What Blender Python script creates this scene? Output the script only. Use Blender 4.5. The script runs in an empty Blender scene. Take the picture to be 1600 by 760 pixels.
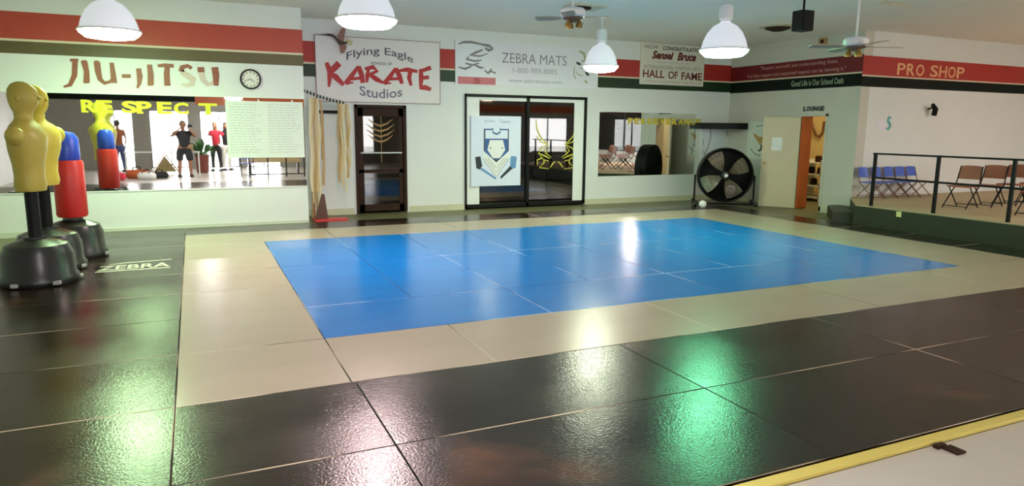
import bpy, bmesh, math, random
from mathutils import Vector, Matrix
random.seed(7)
PI = math.pi
S = 1.63                      # eye height of the photographer in metres; layout numbers marked "h" are multiples of it
SC = bpy.context.scene
COL = SC.collection

# ------------------------------------------------------------------ camera
F_PX, PITCH, ROLL, YAW = 1080.2, .165308, .0095692, .429912
cy, sy, cp, sp = math.cos(YAW), math.sin(YAW), math.cos(PITCH), math.sin(PITCH)
FW = Vector((sy * cp, cy * cp, -sp)); R0 = Vector((cy, -sy, 0)); U0 = R0.cross(FW)
RT = math.cos(ROLL) * R0 + math.sin(ROLL) * U0
UP = -math.sin(ROLL) * R0 + math.cos(ROLL) * U0
cam = bpy.data.cameras.new('camera'); camo = bpy.data.objects.new('camera', cam); COL.objects.link(camo)
cam.sensor_width = 36; cam.lens = 36 * F_PX / 1600; cam.clip_start = .03; cam.clip_end = 200
camo.matrix_world = Matrix(((RT.x, UP.x, -FW.x, 0), (RT.y, UP.y, -FW.y, 0), (RT.z, UP.z, -FW.z, S), (0, 0, 0, 1)))
SC.camera = camo
vs = SC.view_settings
vs.view_transform = 'Standard'; vs.look = 'None'; vs.gamma = 1; vs.use_curve_mapping = False
vs.exposure = 0.0
SC.cycles.use_denoising = True
SC.cycles.max_bounces = 8; SC.cycles.diffuse_bounces = 4; SC.cycles.glossy_bounces = 5
SC.cycles.transparent_max_bounces = 12
SC.cycles.caustics_reflective = True; SC.cycles.caustics_refractive = False
SC.cycles.sample_clamp_indirect = 40

# ------------------------------------------------------------------ world: bright overcast daylight
W = bpy.data.worlds.new('world'); SC.world = W; W.use_nodes = True
bgn = W.node_tree.nodes['Background']
bgn.inputs[0].default_value = (1, .98, .96, 1); bgn.inputs[1].default_value = 12.0
LAMP_E = 95.0                 # strength of the pendant lamp lenses

# ------------------------------------------------------------------ pixel -> plane (the photograph's geometry, used to read off positions)
def ray(x, y): return FW + (x - 800.5) / F_PX * RT - (y - 380) / F_PX * UP
def onY(x, y, Y):
    d = ray(x, y); t = Y * S / d.y; return Vector((d.x * t, d.y * t, d.z * t + S))
def onX(x, y, X):
    d = ray(x, y); t = X * S / d.x; return Vector((d.x * t, d.y * t, d.z * t + S))
def onZ(x, y, Z):
    d = ray(x, y); t = (Z - 1) * S / d.z; return Vector((d.x * t, d.y * t, d.z * t + S))
YB, YL, XR, YP, XP = 8.08, 7.43, 7.19, 5.87, 6.5        # back wall, mirror wall, right wall, pro-shop wall, platform front (h)
ZC = 2.16                                               # ceiling (h)
YF, XE, XW = -3.04, 11.5, -2.9                          # storefront, east wall, west wall (h)
def V(x, y, z): return Vector((x * S, y * S, z * S))

# ------------------------------------------------------------------ materials
MATS = {}
def mat(name, col, rough=.5, metal=0, spec=.5, var=0, vscale=6, bump=0, bscale=60, coat=0, stretch=None, rvar=0):
    if name in MATS: return MATS[name]
    m = bpy.data.materials.new(name); m.use_nodes = True; nt = m.node_tree
    p = nt.nodes['Principled BSDF']
    p.inputs['Base Color'].default_value = (*col, 1); p.inputs['Roughness'].default_value = rough
    p.inputs['Metallic'].default_value = metal; p.inputs['Specular IOR Level'].default_value = spec
    p.inputs['Coat Weight'].default_value = coat
    tc = nt.nodes.new('ShaderNodeTexCoord'); mp = nt.nodes.new('ShaderNodeMapping')
    nt.links.new(tc.outputs['Object'], mp.inputs[0])
    if stretch: mp.inputs['Scale'].default_value = stretch
    n = nt.nodes.new('ShaderNodeTexNoise'); n.inputs['Scale'].default_value = vscale; n.inputs['Detail'].default_value = 5
    nt.links.new(mp.outputs[0], n.inputs['Vector'])
    v = max(var, .03)
    r = nt.nodes.new('ShaderNodeMix'); r.data_type = 'RGBA'
    r.inputs['A'].default_value = (*[c * (1 - v) for c in col], 1)
    r.inputs['B'].default_value = (*[min(1, c * (1 + v)) for c in col], 1)
    nt.links.new(n.outputs[0], r.inputs['Factor']); nt.links.new(r.outputs['Result'], p.inputs['Base Color'])
    if rvar:
        mr = nt.nodes.new('ShaderNodeMapRange'); mr.inputs['From Min'].default_value = .35; mr.inputs['From Max'].default_value = .65
        mr.inputs['To Min'].default_value = rough - rvar; mr.inputs['To Max'].default_value = rough + rvar
        n3 = nt.nodes.new('ShaderNodeTexNoise'); n3.inputs['Scale'].default_value = 1.3; n3.inputs['Detail'].default_value = 6
        nt.links.new(tc.outputs['Object'], n3.inputs['Vector'])
        nt.links.new(n3.outputs[0], mr.inputs[0]); nt.links.new(mr.outputs[0], p.inputs['Roughness'])
    if bump:
        b = nt.nodes.new('ShaderNodeBump'); n2 = nt.nodes.new('ShaderNodeTexNoise')
        n2.inputs['Scale'].default_value = bscale; n2.inputs['Detail'].default_value = 3
        nt.links.new(mp.outputs[0], n2.inputs['Vector'])
        b.inputs['Strength'].default_value = bump; b.inputs['Distance'].default_value = .01
        nt.links.new(n2.outputs[0], b.inputs['Height']); nt.links.new(b.outputs[0], p.inputs['Normal'])
    MATS[name] = m; return m
def emit(name, col, strength):
    if name in MATS: return MATS[name]
    m = bpy.data.materials.new(name); m.use_nodes = True; nt = m.node_tree; nt.nodes.clear()
    e = nt.nodes.new('ShaderNodeEmission'); o = nt.nodes.new('ShaderNodeOutputMaterial')
    e.inputs[0].default_value = (*col, 1); e.inputs[1].default_value = strength
    nt.links.new(e.outputs[0], o.inputs[0]); MATS[name] = m; return m
def glass(name, tint, refl=.12, rough=.02):
    m = bpy.data.materials.new(name); m.use_nodes = True; nt = m.node_tree; nt.nodes.clear()
    t = nt.nodes.new('ShaderNodeBsdfTransparent'); t.inputs[0].default_value = (*tint, 1)
    g = nt.nodes.new('ShaderNodeBsdfGlossy'); g.inputs['Roughness'].default_value = rough
    fr = nt.nodes.new('ShaderNodeFresnel'); fr.inputs[0].default_value = 1.5
    mx = nt.nodes.new('ShaderNodeMixShader'); ad = nt.nodes.new('ShaderNodeMath'); ad.operation = 'ADD'; ad.use_clamp = True
    ad.inputs[1].default_value = refl; o = nt.nodes.new('ShaderNodeOutputMaterial')
    nt.links.new(fr.outputs[0], ad.inputs[0]); nt.links.new(ad.outputs[0], mx.inputs[0])
    nt.links.new(t.outputs[0], mx.inputs[1]); nt.links.new(g.outputs[0], mx.inputs[2]); nt.links.new(mx.outputs[0], o.inputs[0])
    MATS[name] = m; return m
M_wall = mat('white_wall', (.74, .76, .74), .55, var=.04, vscale=2, bump=.05, bscale=90)
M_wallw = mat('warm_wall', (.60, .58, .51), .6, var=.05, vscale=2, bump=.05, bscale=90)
M_ceil = mat('ceiling_paint', (.88, .84, .75), .8, var=.06, vscale=.8, bump=.12, bscale=50)
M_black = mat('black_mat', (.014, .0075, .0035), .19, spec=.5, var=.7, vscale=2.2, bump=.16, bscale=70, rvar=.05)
def noise_patches(m, col, lo, hi, sc):
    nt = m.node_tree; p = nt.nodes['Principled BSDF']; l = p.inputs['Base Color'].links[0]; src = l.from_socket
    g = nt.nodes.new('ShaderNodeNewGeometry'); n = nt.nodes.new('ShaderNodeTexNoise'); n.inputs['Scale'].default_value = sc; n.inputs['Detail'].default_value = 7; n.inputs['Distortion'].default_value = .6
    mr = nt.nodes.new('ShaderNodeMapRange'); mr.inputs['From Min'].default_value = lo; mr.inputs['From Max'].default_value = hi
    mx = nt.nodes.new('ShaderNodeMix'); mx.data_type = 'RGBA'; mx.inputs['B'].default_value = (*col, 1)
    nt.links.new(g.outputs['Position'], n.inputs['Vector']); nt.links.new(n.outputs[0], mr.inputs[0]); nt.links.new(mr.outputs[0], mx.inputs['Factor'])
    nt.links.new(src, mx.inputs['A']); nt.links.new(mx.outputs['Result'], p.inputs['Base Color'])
noise_patches(M_black, (.085, .036, .018), .60, .72, 1.1)  # irregular brown patches mixed into the black mats' base colour
M_tan = mat('tan_mat', (.43, .35, .265), .27, spec=.5, var=.08, vscale=3, bump=.045, bscale=45, stretch=(.35, 1, 1))
M_blue = mat('blue_mat', (.0, .20, .66), .21, spec=.45, var=.12, vscale=3, bump=.05, bscale=22, stretch=(.3, 1, 1))
M_dull = mat('olive_concrete', (.15, .14, .065), .45, var=.25, vscale=3)
M_lobby = mat('lobby_floor', (.50, .46, .41), .28, var=.06, vscale=4)
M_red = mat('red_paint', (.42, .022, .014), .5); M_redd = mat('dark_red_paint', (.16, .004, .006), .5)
M_redo = mat('warm_red_paint', (.46, .055, .03), .5, var=.1)
M_green = mat('dark_green_paint', (.004, .028, .006), .5); M_olive = mat('olive_brown_paint', (.11, .085, .03), .5, var=.2)
M_blackgreen = mat('black_green_paint', (.002, .006, .003), .6, spec=.2); M_cream = mat('cream_line', (.72, .62, .45), .5)
M_sign = mat('sign_white', (.78, .74, .73), .45, var=.03); M_banner = mat('banner_vinyl', (.76, .77, .82), .4, var=.03)
M_textred = mat('karate_red', (.46, .008, .012), .4); M_grey = mat('grey_ink', (.12, .11, .13), .5); M_lgrey = mat('faded_grey_ink', (.40, .40, .42), .5)
M_rim = mat('dark_red_rim', (.25, .05, .05), .5); M_pink = mat('faded_red_ink', (.62, .16, .19), .5)
M_brown = mat('dark_brown_wood', (.03, .011, .005), .55, spec=.2, var=.3, stretch=(8, 8, 1)); M_blk = mat('black_metal', (.005, .005, .005), .5, spec=.2)
M_blkp = mat('black_plastic', (.012, .014, .012), .3, var=.2); M_white = mat('white_paint', (.82, .82, .82), .35)
M_mirror = mat('mirror_silver', (.90, .92, .90), .015, metal=1, var=.03)
M_yel = mat('yellow_vinyl', (.72, .70, .02), .5); M_yeld = mat('mustard_vinyl', (.62, .48, .04), .5)
M_letter = mat('brown_red_letters', (.27, .075, .04), .5, var=.35, vscale=12); M_letterf = mat('faded_letters', (.62, .50, .44), .5, var=.2)
M_paper = mat('white_paper', (.80, .82, .80), .6); M_steel = mat('chrome', (.6, .6, .6), .25, metal=1)
M_belt = mat('cream_belt', (.66, .53, .27), .8, var=.15, vscale=15); M_belt2 = mat('tan_belt', (.48, .32, .14), .8, var=.15, vscale=15)
M_beltw = mat('pale_belt', (.72, .64, .42), .8, var=.12, vscale=15)
M_redp = mat('red_plastic', (.55, .02, .015), .4); M_skin = mat('skin', (.42, .2, .12), .5); M_skin2 = mat('tan_skin', (.3, .13, .07), .5)
M_dummy = mat('yellow_rubber', (.62, .50, .05), .45, var=.08); M_dummy2 = mat('olive_rubber', (.42, .34, .05), .45, var=.1)
M_wood = mat('light_wood', (.5, .33, .15), .5, var=.2, stretch=(1, 8, 8)); M_door = mat('cream_door', (.62, .52, .36), .45, var=.05)
M_orange = mat('orange_wood', (.52, .11, .025), .45, var=.15); M_bluec = mat('blue_plastic', (.05, .12, .55), .35)
M_leg = mat('brown_metal', (.22, .10, .06), .35, metal=.4); M_plat = mat('dark_green_skirt', (.022, .028, .012), .5, var=.3)
M_carpet = mat('tan_carpet', (.47, .36, .22), .8, var=.15, vscale=20); M_gold = mat('brass', (.55, .33, .1), .3, metal=.8)
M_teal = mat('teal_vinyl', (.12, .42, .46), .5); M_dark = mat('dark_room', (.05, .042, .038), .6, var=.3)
M_yedge = mat('yellow_edge', (.62, .5, .12), .4, var=.12); M_olivep = mat('pale_green_base', (.6, .64, .52), .5)
M_baseb = mat('cream_baseboard', (.58, .56, .40), .5); M_ink = mat('black_ink', (.01, .01, .01), .5)
M_navy = mat('navy_ink', (.03, .10, .30), .5); M_midblue = mat('mid_blue_ink', (.12, .28, .55), .5); M_pale = mat('pale_blue_vinyl', (.70, .76, .90), .45)
M_cloth_blk = mat('black_cloth', (.012, .012, .014), .8); M_cloth_brn = mat('rust_cloth', (.32, .09, .03), .8)
M_cloth_red = mat('red_cloth', (.65, .03, .06), .8); M_cloth_wht = mat('white_cloth', (.75, .74, .7), .8); M_hair = mat('dark_hair', (.012, .008, .006), .6)
M_leaf = mat('leaf_green', (.03, .14, .02), .5, var=.4); M_pot = mat('brown_pot', (.22, .045, .025), .4); M_jeans = mat('blue_cloth', (.04, .06, .2), .8)
M_olivegrey = mat('storefront_grey', (.30, .29, .26), .6); M_blade = mat('walnut_blade', (.16, .1, .055), .5, var=.3)
M_card = mat('cardboard', (.5, .38, .2), .7); M_dome = mat('white_acrylic', (.55, .57, .62), .25)
M_dome.node_tree.nodes['Principled BSDF'].inputs['Emission Color'].default_value = (.9, .93, 1, 1)
M_dome.node_tree.nodes['Principled BSDF'].inputs['Emission Strength'].default_value = .5   # the acrylic glows from the bulb inside
M_shade = M_dome
G_store = glass('storefront_glass', (.96, .97, .97), .0); G_dark = glass('tinted_glass', (.30, .28, .26), .07)

# ------------------------------------------------------------------ mesh helpers
def link(o): COL.objects.link(o); return o
def wloc(p):
    v = Vector((0, 0, 0))
    while p is not None: v = v + p.location; p = p.parent
    return v
def mk(name, bm, m, parent=None, smooth=False, base=True, label=None, kind=None):
    """link a bmesh in world coordinates as one object; under a parent it is stored relative to it"""
    bmesh.ops.recalc_face_normals(bm, faces=bm.faces)
    if parent is not None: off = wloc(parent)
    else:
        xs = [v.co.x for v in bm.verts]; ys = [v.co.y for v in bm.verts]; zs = [v.co.z for v in bm.verts]
        off = Vector(((min(xs) + max(xs)) / 2, (min(ys) + max(ys)) / 2, min(zs)))
    for v in bm.verts: v.co -= off
    me = bpy.data.meshes.new(name); bm.to_mesh(me); bm.free()
    if smooth:
        for p in me.polygons: p.use_smooth = True
        me.set_sharp_from_angle(angle=math.radians(42))
    me.materials.append(m)
    o = bpy.data.objects.new(name, me); link(o)
    if parent is None: o.location = off
    else: o.parent = parent
    if label: o['label'] = label
    if kind: o['kind'] = kind
    return o
def tag(o, label, cat, group=None, kind=None):
    o['label'] = label; o['category'] = cat
    if group: o['group'] = group
    if kind: o['kind'] = kind
    return o
def thing(name, label, cat, loc=(0, 0, 0), group=None):
    o = bpy.data.objects.new(name, None); link(o); o.location = loc; o.empty_display_size = .1
    return tag(o, label, cat, group)
def struct(name, bm, m):
    o = mk(name, bm, m); o['kind'] = 'structure'; return o
def copy_tree(o, parent=None):
    c = o.copy(); link(c)
    if parent is not None: c.parent = parent
    for ch in list(o.children): copy_tree(ch, c)
    return c
NB = bmesh.new
def box(bm, a, b, bev=0):
    x0, x1 = sorted((a[0], b[0])); y0, y1 = sorted((a[1], b[1])); z0, z1 = sorted((a[2], b[2]))
    vs_ = [bm.verts.new(p) for p in ((x0, y0, z0), (x1, y0, z0), (x1, y1, z0), (x0, y1, z0), (x0, y0, z1), (x1, y0, z1), (x1, y1, z1), (x0, y1, z1))]
    fs = [bm.faces.new([vs_[i] for i in q]) for q in ((0, 3, 2, 1), (4, 5, 6, 7), (0, 1, 5, 4), (1, 2, 6, 5), (2, 3, 7, 6), (3, 0, 4, 7))]
    if bev:
        es = list({e for f in fs for e in f.edges})
        bmesh.ops.bevel(bm, geom=es, offset=bev, segments=2, affect='EDGES', profile=.5)
    return bm
def boxb(a, b, bev=0): return box(NB(), a, b, bev)
def boxh(a, b, bev=0): return box(NB(), [c * S for c in a], [c * S for c in b], bev)
def lathe(bm, prof, c=(0, 0, 0), n=32, mtx=None):
    """prof: (r, z) pairs; closed with caps where r>0 at the ends"""
    c = Vector(c); rings = []
    for r, z in prof:
        if r < 1e-5: ring = [bm.verts.new((0, 0, z))]
        else: ring = [bm.verts.new((r * math.cos(2 * PI * i / n), r * math.sin(2 * PI * i / n), z)) for i in range(n)]
        rings.append(ring)
    for A, B in zip(rings, rings[1:]):
        for i in range(n):
            j = (i + 1) % n
            if len(A) == 1 and len(B) == 1: continue
            if len(A) == 1: bm.faces.new((A[0], B[i], B[j]))
            elif len(B) == 1: bm.faces.new((A[i], A[j], B[0]))
            else: bm.faces.new((A[i], A[j], B[j], B[i]))
    for Rr in (rings[0], rings[-1]):
        if len(Rr) > 1:
            try: bm.faces.new(Rr)
            except ValueError: pass
    for ring in rings:
        for v in ring: v.co = (mtx @ v.co if mtx else v.co) + c
    return bm
def tube(bm, pts, r, n=8, closed=False):
    pts = [Vector(p) for p in pts]; rs = r if isinstance(r, (list, tuple)) else [r] * len(pts)
    rings = []; prev = None
    for i, p in enumerate(pts):
        if closed: t = pts[(i + 1) % len(pts)] - pts[i - 1]
        else: t = pts[min(i + 1, len(pts) - 1)] - pts[max(i - 1, 0)]
        t.normalize()
        if prev is None: a = t.orthogonal().normalized()
        else:
            a = prev - t * prev.dot(t)
            a = a.normalized() if a.length > 1e-6 else t.orthogonal().normalized()
        prev = a; b = t.cross(a)
        rings.append([bm.verts.new(p + (a * math.cos(2 * PI * k / n) + b * math.sin(2 * PI * k / n)) * rs[i]) for k in range(n)])
    m = len(rings)
    for i in range(m if closed else m - 1):
        A, B = rings[i], rings[(i + 1) % m]
        off = 0
        if closed and i == m - 1:
            off = min(range(n), key=lambda k: (A[0].co - B[k].co).length)
        for k in range(n):
            bm.faces.new((A[k], A[(k + 1) % n], B[(k + 1 + off) % n], B[(k + off) % n]))
    if not closed: bm.faces.new(rings[0]); bm.faces.new(rings[-1])
    return bm
def ball(bm, c, r, sc=(1, 1, 1), u=16, v=10):
    g = bmesh.ops.create_uvsphere(bm, u_segments=u, v_segments=v, radius=r)
    for x in g['verts']: x.co = Vector((x.co.x * sc[0], x.co.y * sc[1], x.co.z * sc[2])) + Vector(c)
    return bm
class Plane:
    """a wall surface: u to the viewer's right, v up, n out of the wall"""
    def __init__(s, o, u, n, v=(0, 0, 1)): s.o, s.u, s.n, s.v = Vector(o), Vector(u), Vector(n), Vector(v)
    def __call__(s, u, v, d=0): return s.o + s.u * u + s.v * v + s.n * d
PB = Plane((0, YB * S, 0), (1, 0, 0), (0, -1, 0)); PL = Plane((0, YL * S, 0), (1, 0, 0), (0, -1, 0))
PR = Plane((XR * S, 0, 0), (0, -1, 0), (-1, 0, 0)); PP = Plane((0, YP * S, 0), (1, 0, 0), (0, -1, 0))
def uvB(x, y, P=PB):
    p = onY(x, y, P.o.y / S); return p.x, p.z
def uvR(x, y):
    p = onX(x, y, XR); return -p.y, p.z
def prism(bm, P, poly, d0, d1):
    a = [bm.verts.new(P(u, v, d0)) for u, v in poly]; b = [bm.verts.new(P(u, v, d1)) for u, v in poly]
    n = len(poly); bm.faces.new(a); bm.faces.new(b)
    for i in range(n): bm.faces.new((a[i], a[(i + 1) % n], b[(i + 1) % n], b[i]))
    return bm
def panel(bm, P, u0, v0, u1, v1, d0, d1): return prism(bm, P, [(u0, v0), (u1, v0), (u1, v1), (u0, v1)], d0, d1)
def stroke(bm, P, pts, d0, d1):
    """pts (u, v, width): a tapered brush stroke standing off the plane"""
    L, Rr = [], []
    for i, (u, v, w) in enumerate(pts):
        a = pts[max(i - 1, 0)]; b = pts[min(i + 1, len(pts) - 1)]
        t = Vector((b[0] - a[0], b[1] - a[1])); t.normalize(); n = Vector((-t.y, t.x)) * w / 2
        L.append((u + n.x, v + n.y)); Rr.append((u - n.x, v - n.y))
    for i in range(len(pts) - 1):
        prism(bm, P, [L[i], L[i + 1], Rr[i + 1], Rr[i]], d0, d1)
    return bm
def ellipse(cu, cv, ru, rv, n=32, a0=0, a1=2 * PI): return [(cu + ru * math.cos(a0 + (a1 - a0) * i / n), cv + rv * math.sin(a0 + (a1 - a0) * i / n)) for i in range(n)]
def ringp(bm, P, cu, cv, r0, r1, d0, d1, n=40, sv=1, a0=0, a1=2 * PI):
    for i in range(n):
        a, b = a0 + (a1 - a0) * i / n, a0 + (a1 - a0) * (i + 1) / n
        prism(bm, P, [(cu + r0 * math.cos(a), cv + sv * r0 * math.sin(a)), (cu + r1 * math.cos(a), cv + sv * r1 * math.sin(a)),
                      (cu + r1 * math.cos(b), cv + sv * r1 * math.sin(b)), (cu + r0 * math.cos(b), cv + sv * r0 * math.sin(b))], d0, d1)
    return bm
def glyphs(s, bold=0, shear=0):
    c = bpy.data.curves.new('t', 'FONT'); c.body = s; c.size = 1; c.offset = bold; c.shear = shear; c.resolution_u = 3
    o = bpy.data.objects.new('t', c); COL.objects.link(o)
    dg = bpy.context.evaluated_depsgraph_get(); dg.update()
    me = bpy.data.meshes.new_from_object(o.evaluated_get(dg))
    bpy.data.objects.remove(o); bpy.data.curves.remove(c); return me
def text(bm, P, s, u0, v0, u1, v1, d0=.002, d1=.006, bold=0, shear=0, warp=None, cap=True):
    """flat letters fitted into the box u0..u1, v0..v1 of a plane"""
    me = glyphs(s, bold, shear)
    t = NB(); t.from_mesh(me); bpy.data.meshes.remove(me)
    if not t.verts: return bm
    x0 = min(v.co.x for v in t.verts); x1 = max(v.co.x for v in t.verts); y0 = min(v.co.y for v in t.verts); y1 = max(v.co.y for v in t.verts)
    ex = bmesh.ops.extrude_face_region(t, geom=list(t.faces))
    for g in ex['geom']:
        if isinstance(g, bmesh.types.BMVert): g.co.z = 1
    mp = {}
    for v in t.verts:
        a = (v.co.x - x0) / (x1 - x0); b = (v.co.y - y0) / max(1e-6, y1 - y0)
        u, w = u0 + (u1 - u0) * a, v0 + (v1 - v0) * b
        if warp: u, w = warp(u, w, a, b)
        mp[v] = bm.verts.new(P(u, w, d0 if v.co.z < .5 else d1))
    for f in t.faces:
        try: bm.faces.new([mp[v] for v in f.verts])
        except ValueError: pass
    t.free(); return bm
def letters(P, word, u0, v0, u1, v1, m, parent, d0=.002, d1=.006, bold=0, gap=.2, name='letter', widths=None, dv=None):
    """each letter of a word as a part of its own"""
    W_ = {'I': .35, 'J': .7, 'M': 1.25, 'W': 1.3, '-': .5, ' ': .45}
    ws = [W_.get(c, 1) for c in word]; tot = sum(ws) + gap * (len(word) - 1); k = (u1 - u0) / tot; u = u0
    for i, (c, w) in enumerate(zip(word, ws)):
        dd = dv * i if dv else 0
        if c != ' ':
            bm = NB()
            if c == '-': panel(bm, P, u, (v0 + v1) / 2 - .02 + dd, u + w * k, (v0 + v1) / 2 + .02 + dd, d0, d1)
            else: text(bm, P, c, u, v0 + dd, u + w * k, v1 + dd, d0, d1, bold)
            mk(name, bm, m, parent)
        u += (w + gap) * k

# ================================================================== THE SETTING
T = .2     # wall thickness (m)
FZ = -.03  # bare floor below the mat tops
struct('floor', boxb((XW * S - T, 1.36 * S, FZ - .1), (XE * S + T, 10.5 * S, FZ)), M_dull)
fl2 = struct('floor', boxb((XW * S - T, YF * S - 6, FZ - .1), (XE * S + T, 1.36 * S, FZ)), M_lobby)
struct('ceiling', boxb((XW * S - T, YF * S - T, ZC * S), (XE * S + T, 10.5 * S, ZC * S + .2)), M_ceil)
# back wall with a door opening and a window opening
DX0, DX1, DZ = 1.70, 2.31, 1.247
WX0, WX1, WZ = 3.05, 4.765, 1.405
bm = NB()
def hb(bm, x0, y0, z0, x1, y1, z1): return box(bm, (x0 * S, y0 * S, z0 * S), (x1 * S, y1 * S, z1 * S))
yb1 = YB + .12
hb(bm, 1.06, YB, -.02, DX0, yb1, ZC); hb(bm, DX0, YB, DZ, DX1, yb1, ZC); hb(bm, DX1, YB, -.02, WX0, yb1, ZC)
hb(bm, WX0, YB, WZ, WX1, yb1, ZC); hb(bm, WX1, YB, -.02, XR + .15, yb1, ZC)
struct('wall_back', bm, M_wall)
# mirror wall, with the return to the back wall
bm = NB(); hb(bm, XW, YL, -.02, 1.06, YL + .12, ZC); hb(bm, .94, YL + .12, -.02, 1.06, yb1, ZC)
struct('wall_left_back', bm, M_wall)
struct('wall_left', boxh((XW - .12, YF, -.02), (XW, YL + .12, ZC)), M_wall)
# right wall with doorway
OY0, OY1, OZ = 6.33, 6.71, 1.18
bm = NB(); xr1 = XR + .15
hb(bm, XR, YP, -.02, xr1, OY0, ZC); hb(bm, XR, OY0, OZ, xr1, OY1, ZC); hb(bm, XR, OY1, -.02, xr1, yb1, ZC)
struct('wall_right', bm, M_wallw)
struct('wall_pro_shop', boxh((XR + .15, YP, -.02), (XE, YP + .12, ZC)), M_wall)
bm = NB(); xe1 = XE + .12
hb(bm, XE, YF, -.02, xe1, -2.7, ZC); hb(bm, XE, .3, -.02, xe1, YP + .12, ZC); hb(bm, XE, -2.7, -.02, xe1, .3, .35); hb(bm, XE, -2.7, 1.5, xe1, .3, ZC)
struct('wall_east', bm, M_wall)
w = bpy.data.objects.new('window_9', None); link(w); w.location = V(XE + .06, -1.2, .35); w['kind'] = 'structure'
bm = NB(); q = .03
for bx in ((-2.7, -2.67, .35, 1.5), (.27, .3, .35, 1.5), (-1.2 - .015, -1.2 + .015, .35, 1.5), (-2.7, .3, .35, .38), (-2.7, .3, 1.47, 1.5)): hb(bm, XE + .03, bx[0], bx[2], XE + .08, bx[1], bx[3])
mk('window_frame', bm, M_blk, w); mk('window_pane', boxh((XE + .053, -2.67, .38), (XE + .057, .27, 1.47)), G_store, w)
# storefront wall
bm = NB(); yf0 = YF - .12; wins = [(-1.95, -1.2, 0), (-.88, -.06, 0), (.17, 1.0, 0), (1.15, 1.95, 0), (3.0, 4.6, .25), (5.6, 7.2, .25), (9.3, 10.7, .25)]
x = XW
for a, b, z0 in wins:
    hb(bm, x, yf0, -.02, a, YF, ZC); hb(bm, a, yf0, 1.32, b, YF, ZC)
    if z0: hb(bm, a, yf0, -.02, b, YF, z0)
    x = b
hb(bm, x, yf0, -.02, XE, YF, ZC)
struct('wall_front', bm, M_olivegrey)
for i, (a, b, z0) in enumerate(wins):
    w = bpy.data.objects.new('window_%d' % (i + 2), None); link(w); w.location = V((a + b) / 2, YF - .06, z0); w['kind'] = 'structure'
    f = NB(); q = .025
    for bx in ((a, a + q, z0, 1.32), (b - q, b, z0, 1.32), (a, b, z0, z0 + q), (a, b, 1.32 - q, 1.32), ((a + b) / 2 - q / 2, (a + b) / 2 + q / 2, z0, 1.32)):
        hb(f, bx[0], YF - .08, bx[2], bx[1], YF - .03, bx[3])
    mk('window_frame', f, M_blk, w)
    mk('window_pane', boxh((a + q, YF - .057, z0 + q), (b - q, YF - .053, 1.32 - q)), G_store, w)
# bright parking lot outside the storefront
struct('ground', boxb((XW * S - 20, YF * S - 30, -.25), (XE * S + 20, YF * S - .25, -.14)), mat('pale_asphalt', (.6, .6, .58), .8))
# painted bands round the room (each a thin board)
n_trim = [0]
def band(P, u0, u1, v0, v1, m, d=.006):
    n_trim[0] += 1
    bm = NB(); panel(bm, P, u0 * S, v0 * S, u1 * S, v1 * S, 0, d); return struct('trim_%d' % n_trim[0], bm, m)
band(PL, XW, 1.064, 1.722, 1.95, M_redo); band(PL, XW, 1.064, 1.702, 1.722, M_cream, .008); band(PL, XW, 1.064, 1.597, 1.702, M_olive)
band(PB, 1.06, XR, 1.695, 1.92, M_red); band(PB, 1.06, XR, 1.675, 1.695, M_cream, .008); band(PB, 1.06, XR, 1.54, 1.675, M_green)
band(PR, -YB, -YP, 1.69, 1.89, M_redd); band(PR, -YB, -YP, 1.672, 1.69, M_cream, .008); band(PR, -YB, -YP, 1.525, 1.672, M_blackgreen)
band(PP, XR, XE, 1.655, 1.875, M_red); band(PP, XR, XE, 1.638, 1.655, M_cream, .008); band(PP, XR, XE, 1.52, 1.638, M_blackgreen)
PFr = Plane((0, YF * S, 0), (-1, 0, 0), (0, 1, 0))
band(PFr, -.1, 2.9, 1.52, 1.66, M_blackgreen); band(PFr, -XE, -.1, 1.46, 1.66, M_orange)
# base boards
struct('baseboard_back', box(box(boxh((1.06, YB - .012, -.02), (DX0 - .03, YB, .055)), (DX1 * S + .05, (YB - .012) * S, -.03), (WX0 * S - .01, YB * S, .09)), (WX1 * S + .01, (YB - .012) * S, -.03), (XR * S, YB * S, .09)), M_baseb)
struct('baseboard_left', boxh((XW, YL - .01, -.02), (1.06, YL, .03)), M_olivep)
struct('baseboard_right', box(boxh((XR - .01, YP, -.02), (XR, OY0, .05)), ((XR - .01) * S, OY1 * S, -.03), (XR * S, YB * S, .08)), M_baseb)
# back rooms
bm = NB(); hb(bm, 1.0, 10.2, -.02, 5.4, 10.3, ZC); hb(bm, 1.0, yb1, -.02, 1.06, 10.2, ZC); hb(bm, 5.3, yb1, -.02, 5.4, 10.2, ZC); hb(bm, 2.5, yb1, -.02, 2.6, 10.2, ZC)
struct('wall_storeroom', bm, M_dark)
bm = NB(); hb(bm, 8.7, YP + .12, -.02, 8.8, yb1, ZC); hb(bm, xr1, yb1 - .1, -.02, 8.8, yb1, ZC)
struct('wall_side_room', bm, mat('yellow_room', (.8, .66, .36), .6))

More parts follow.
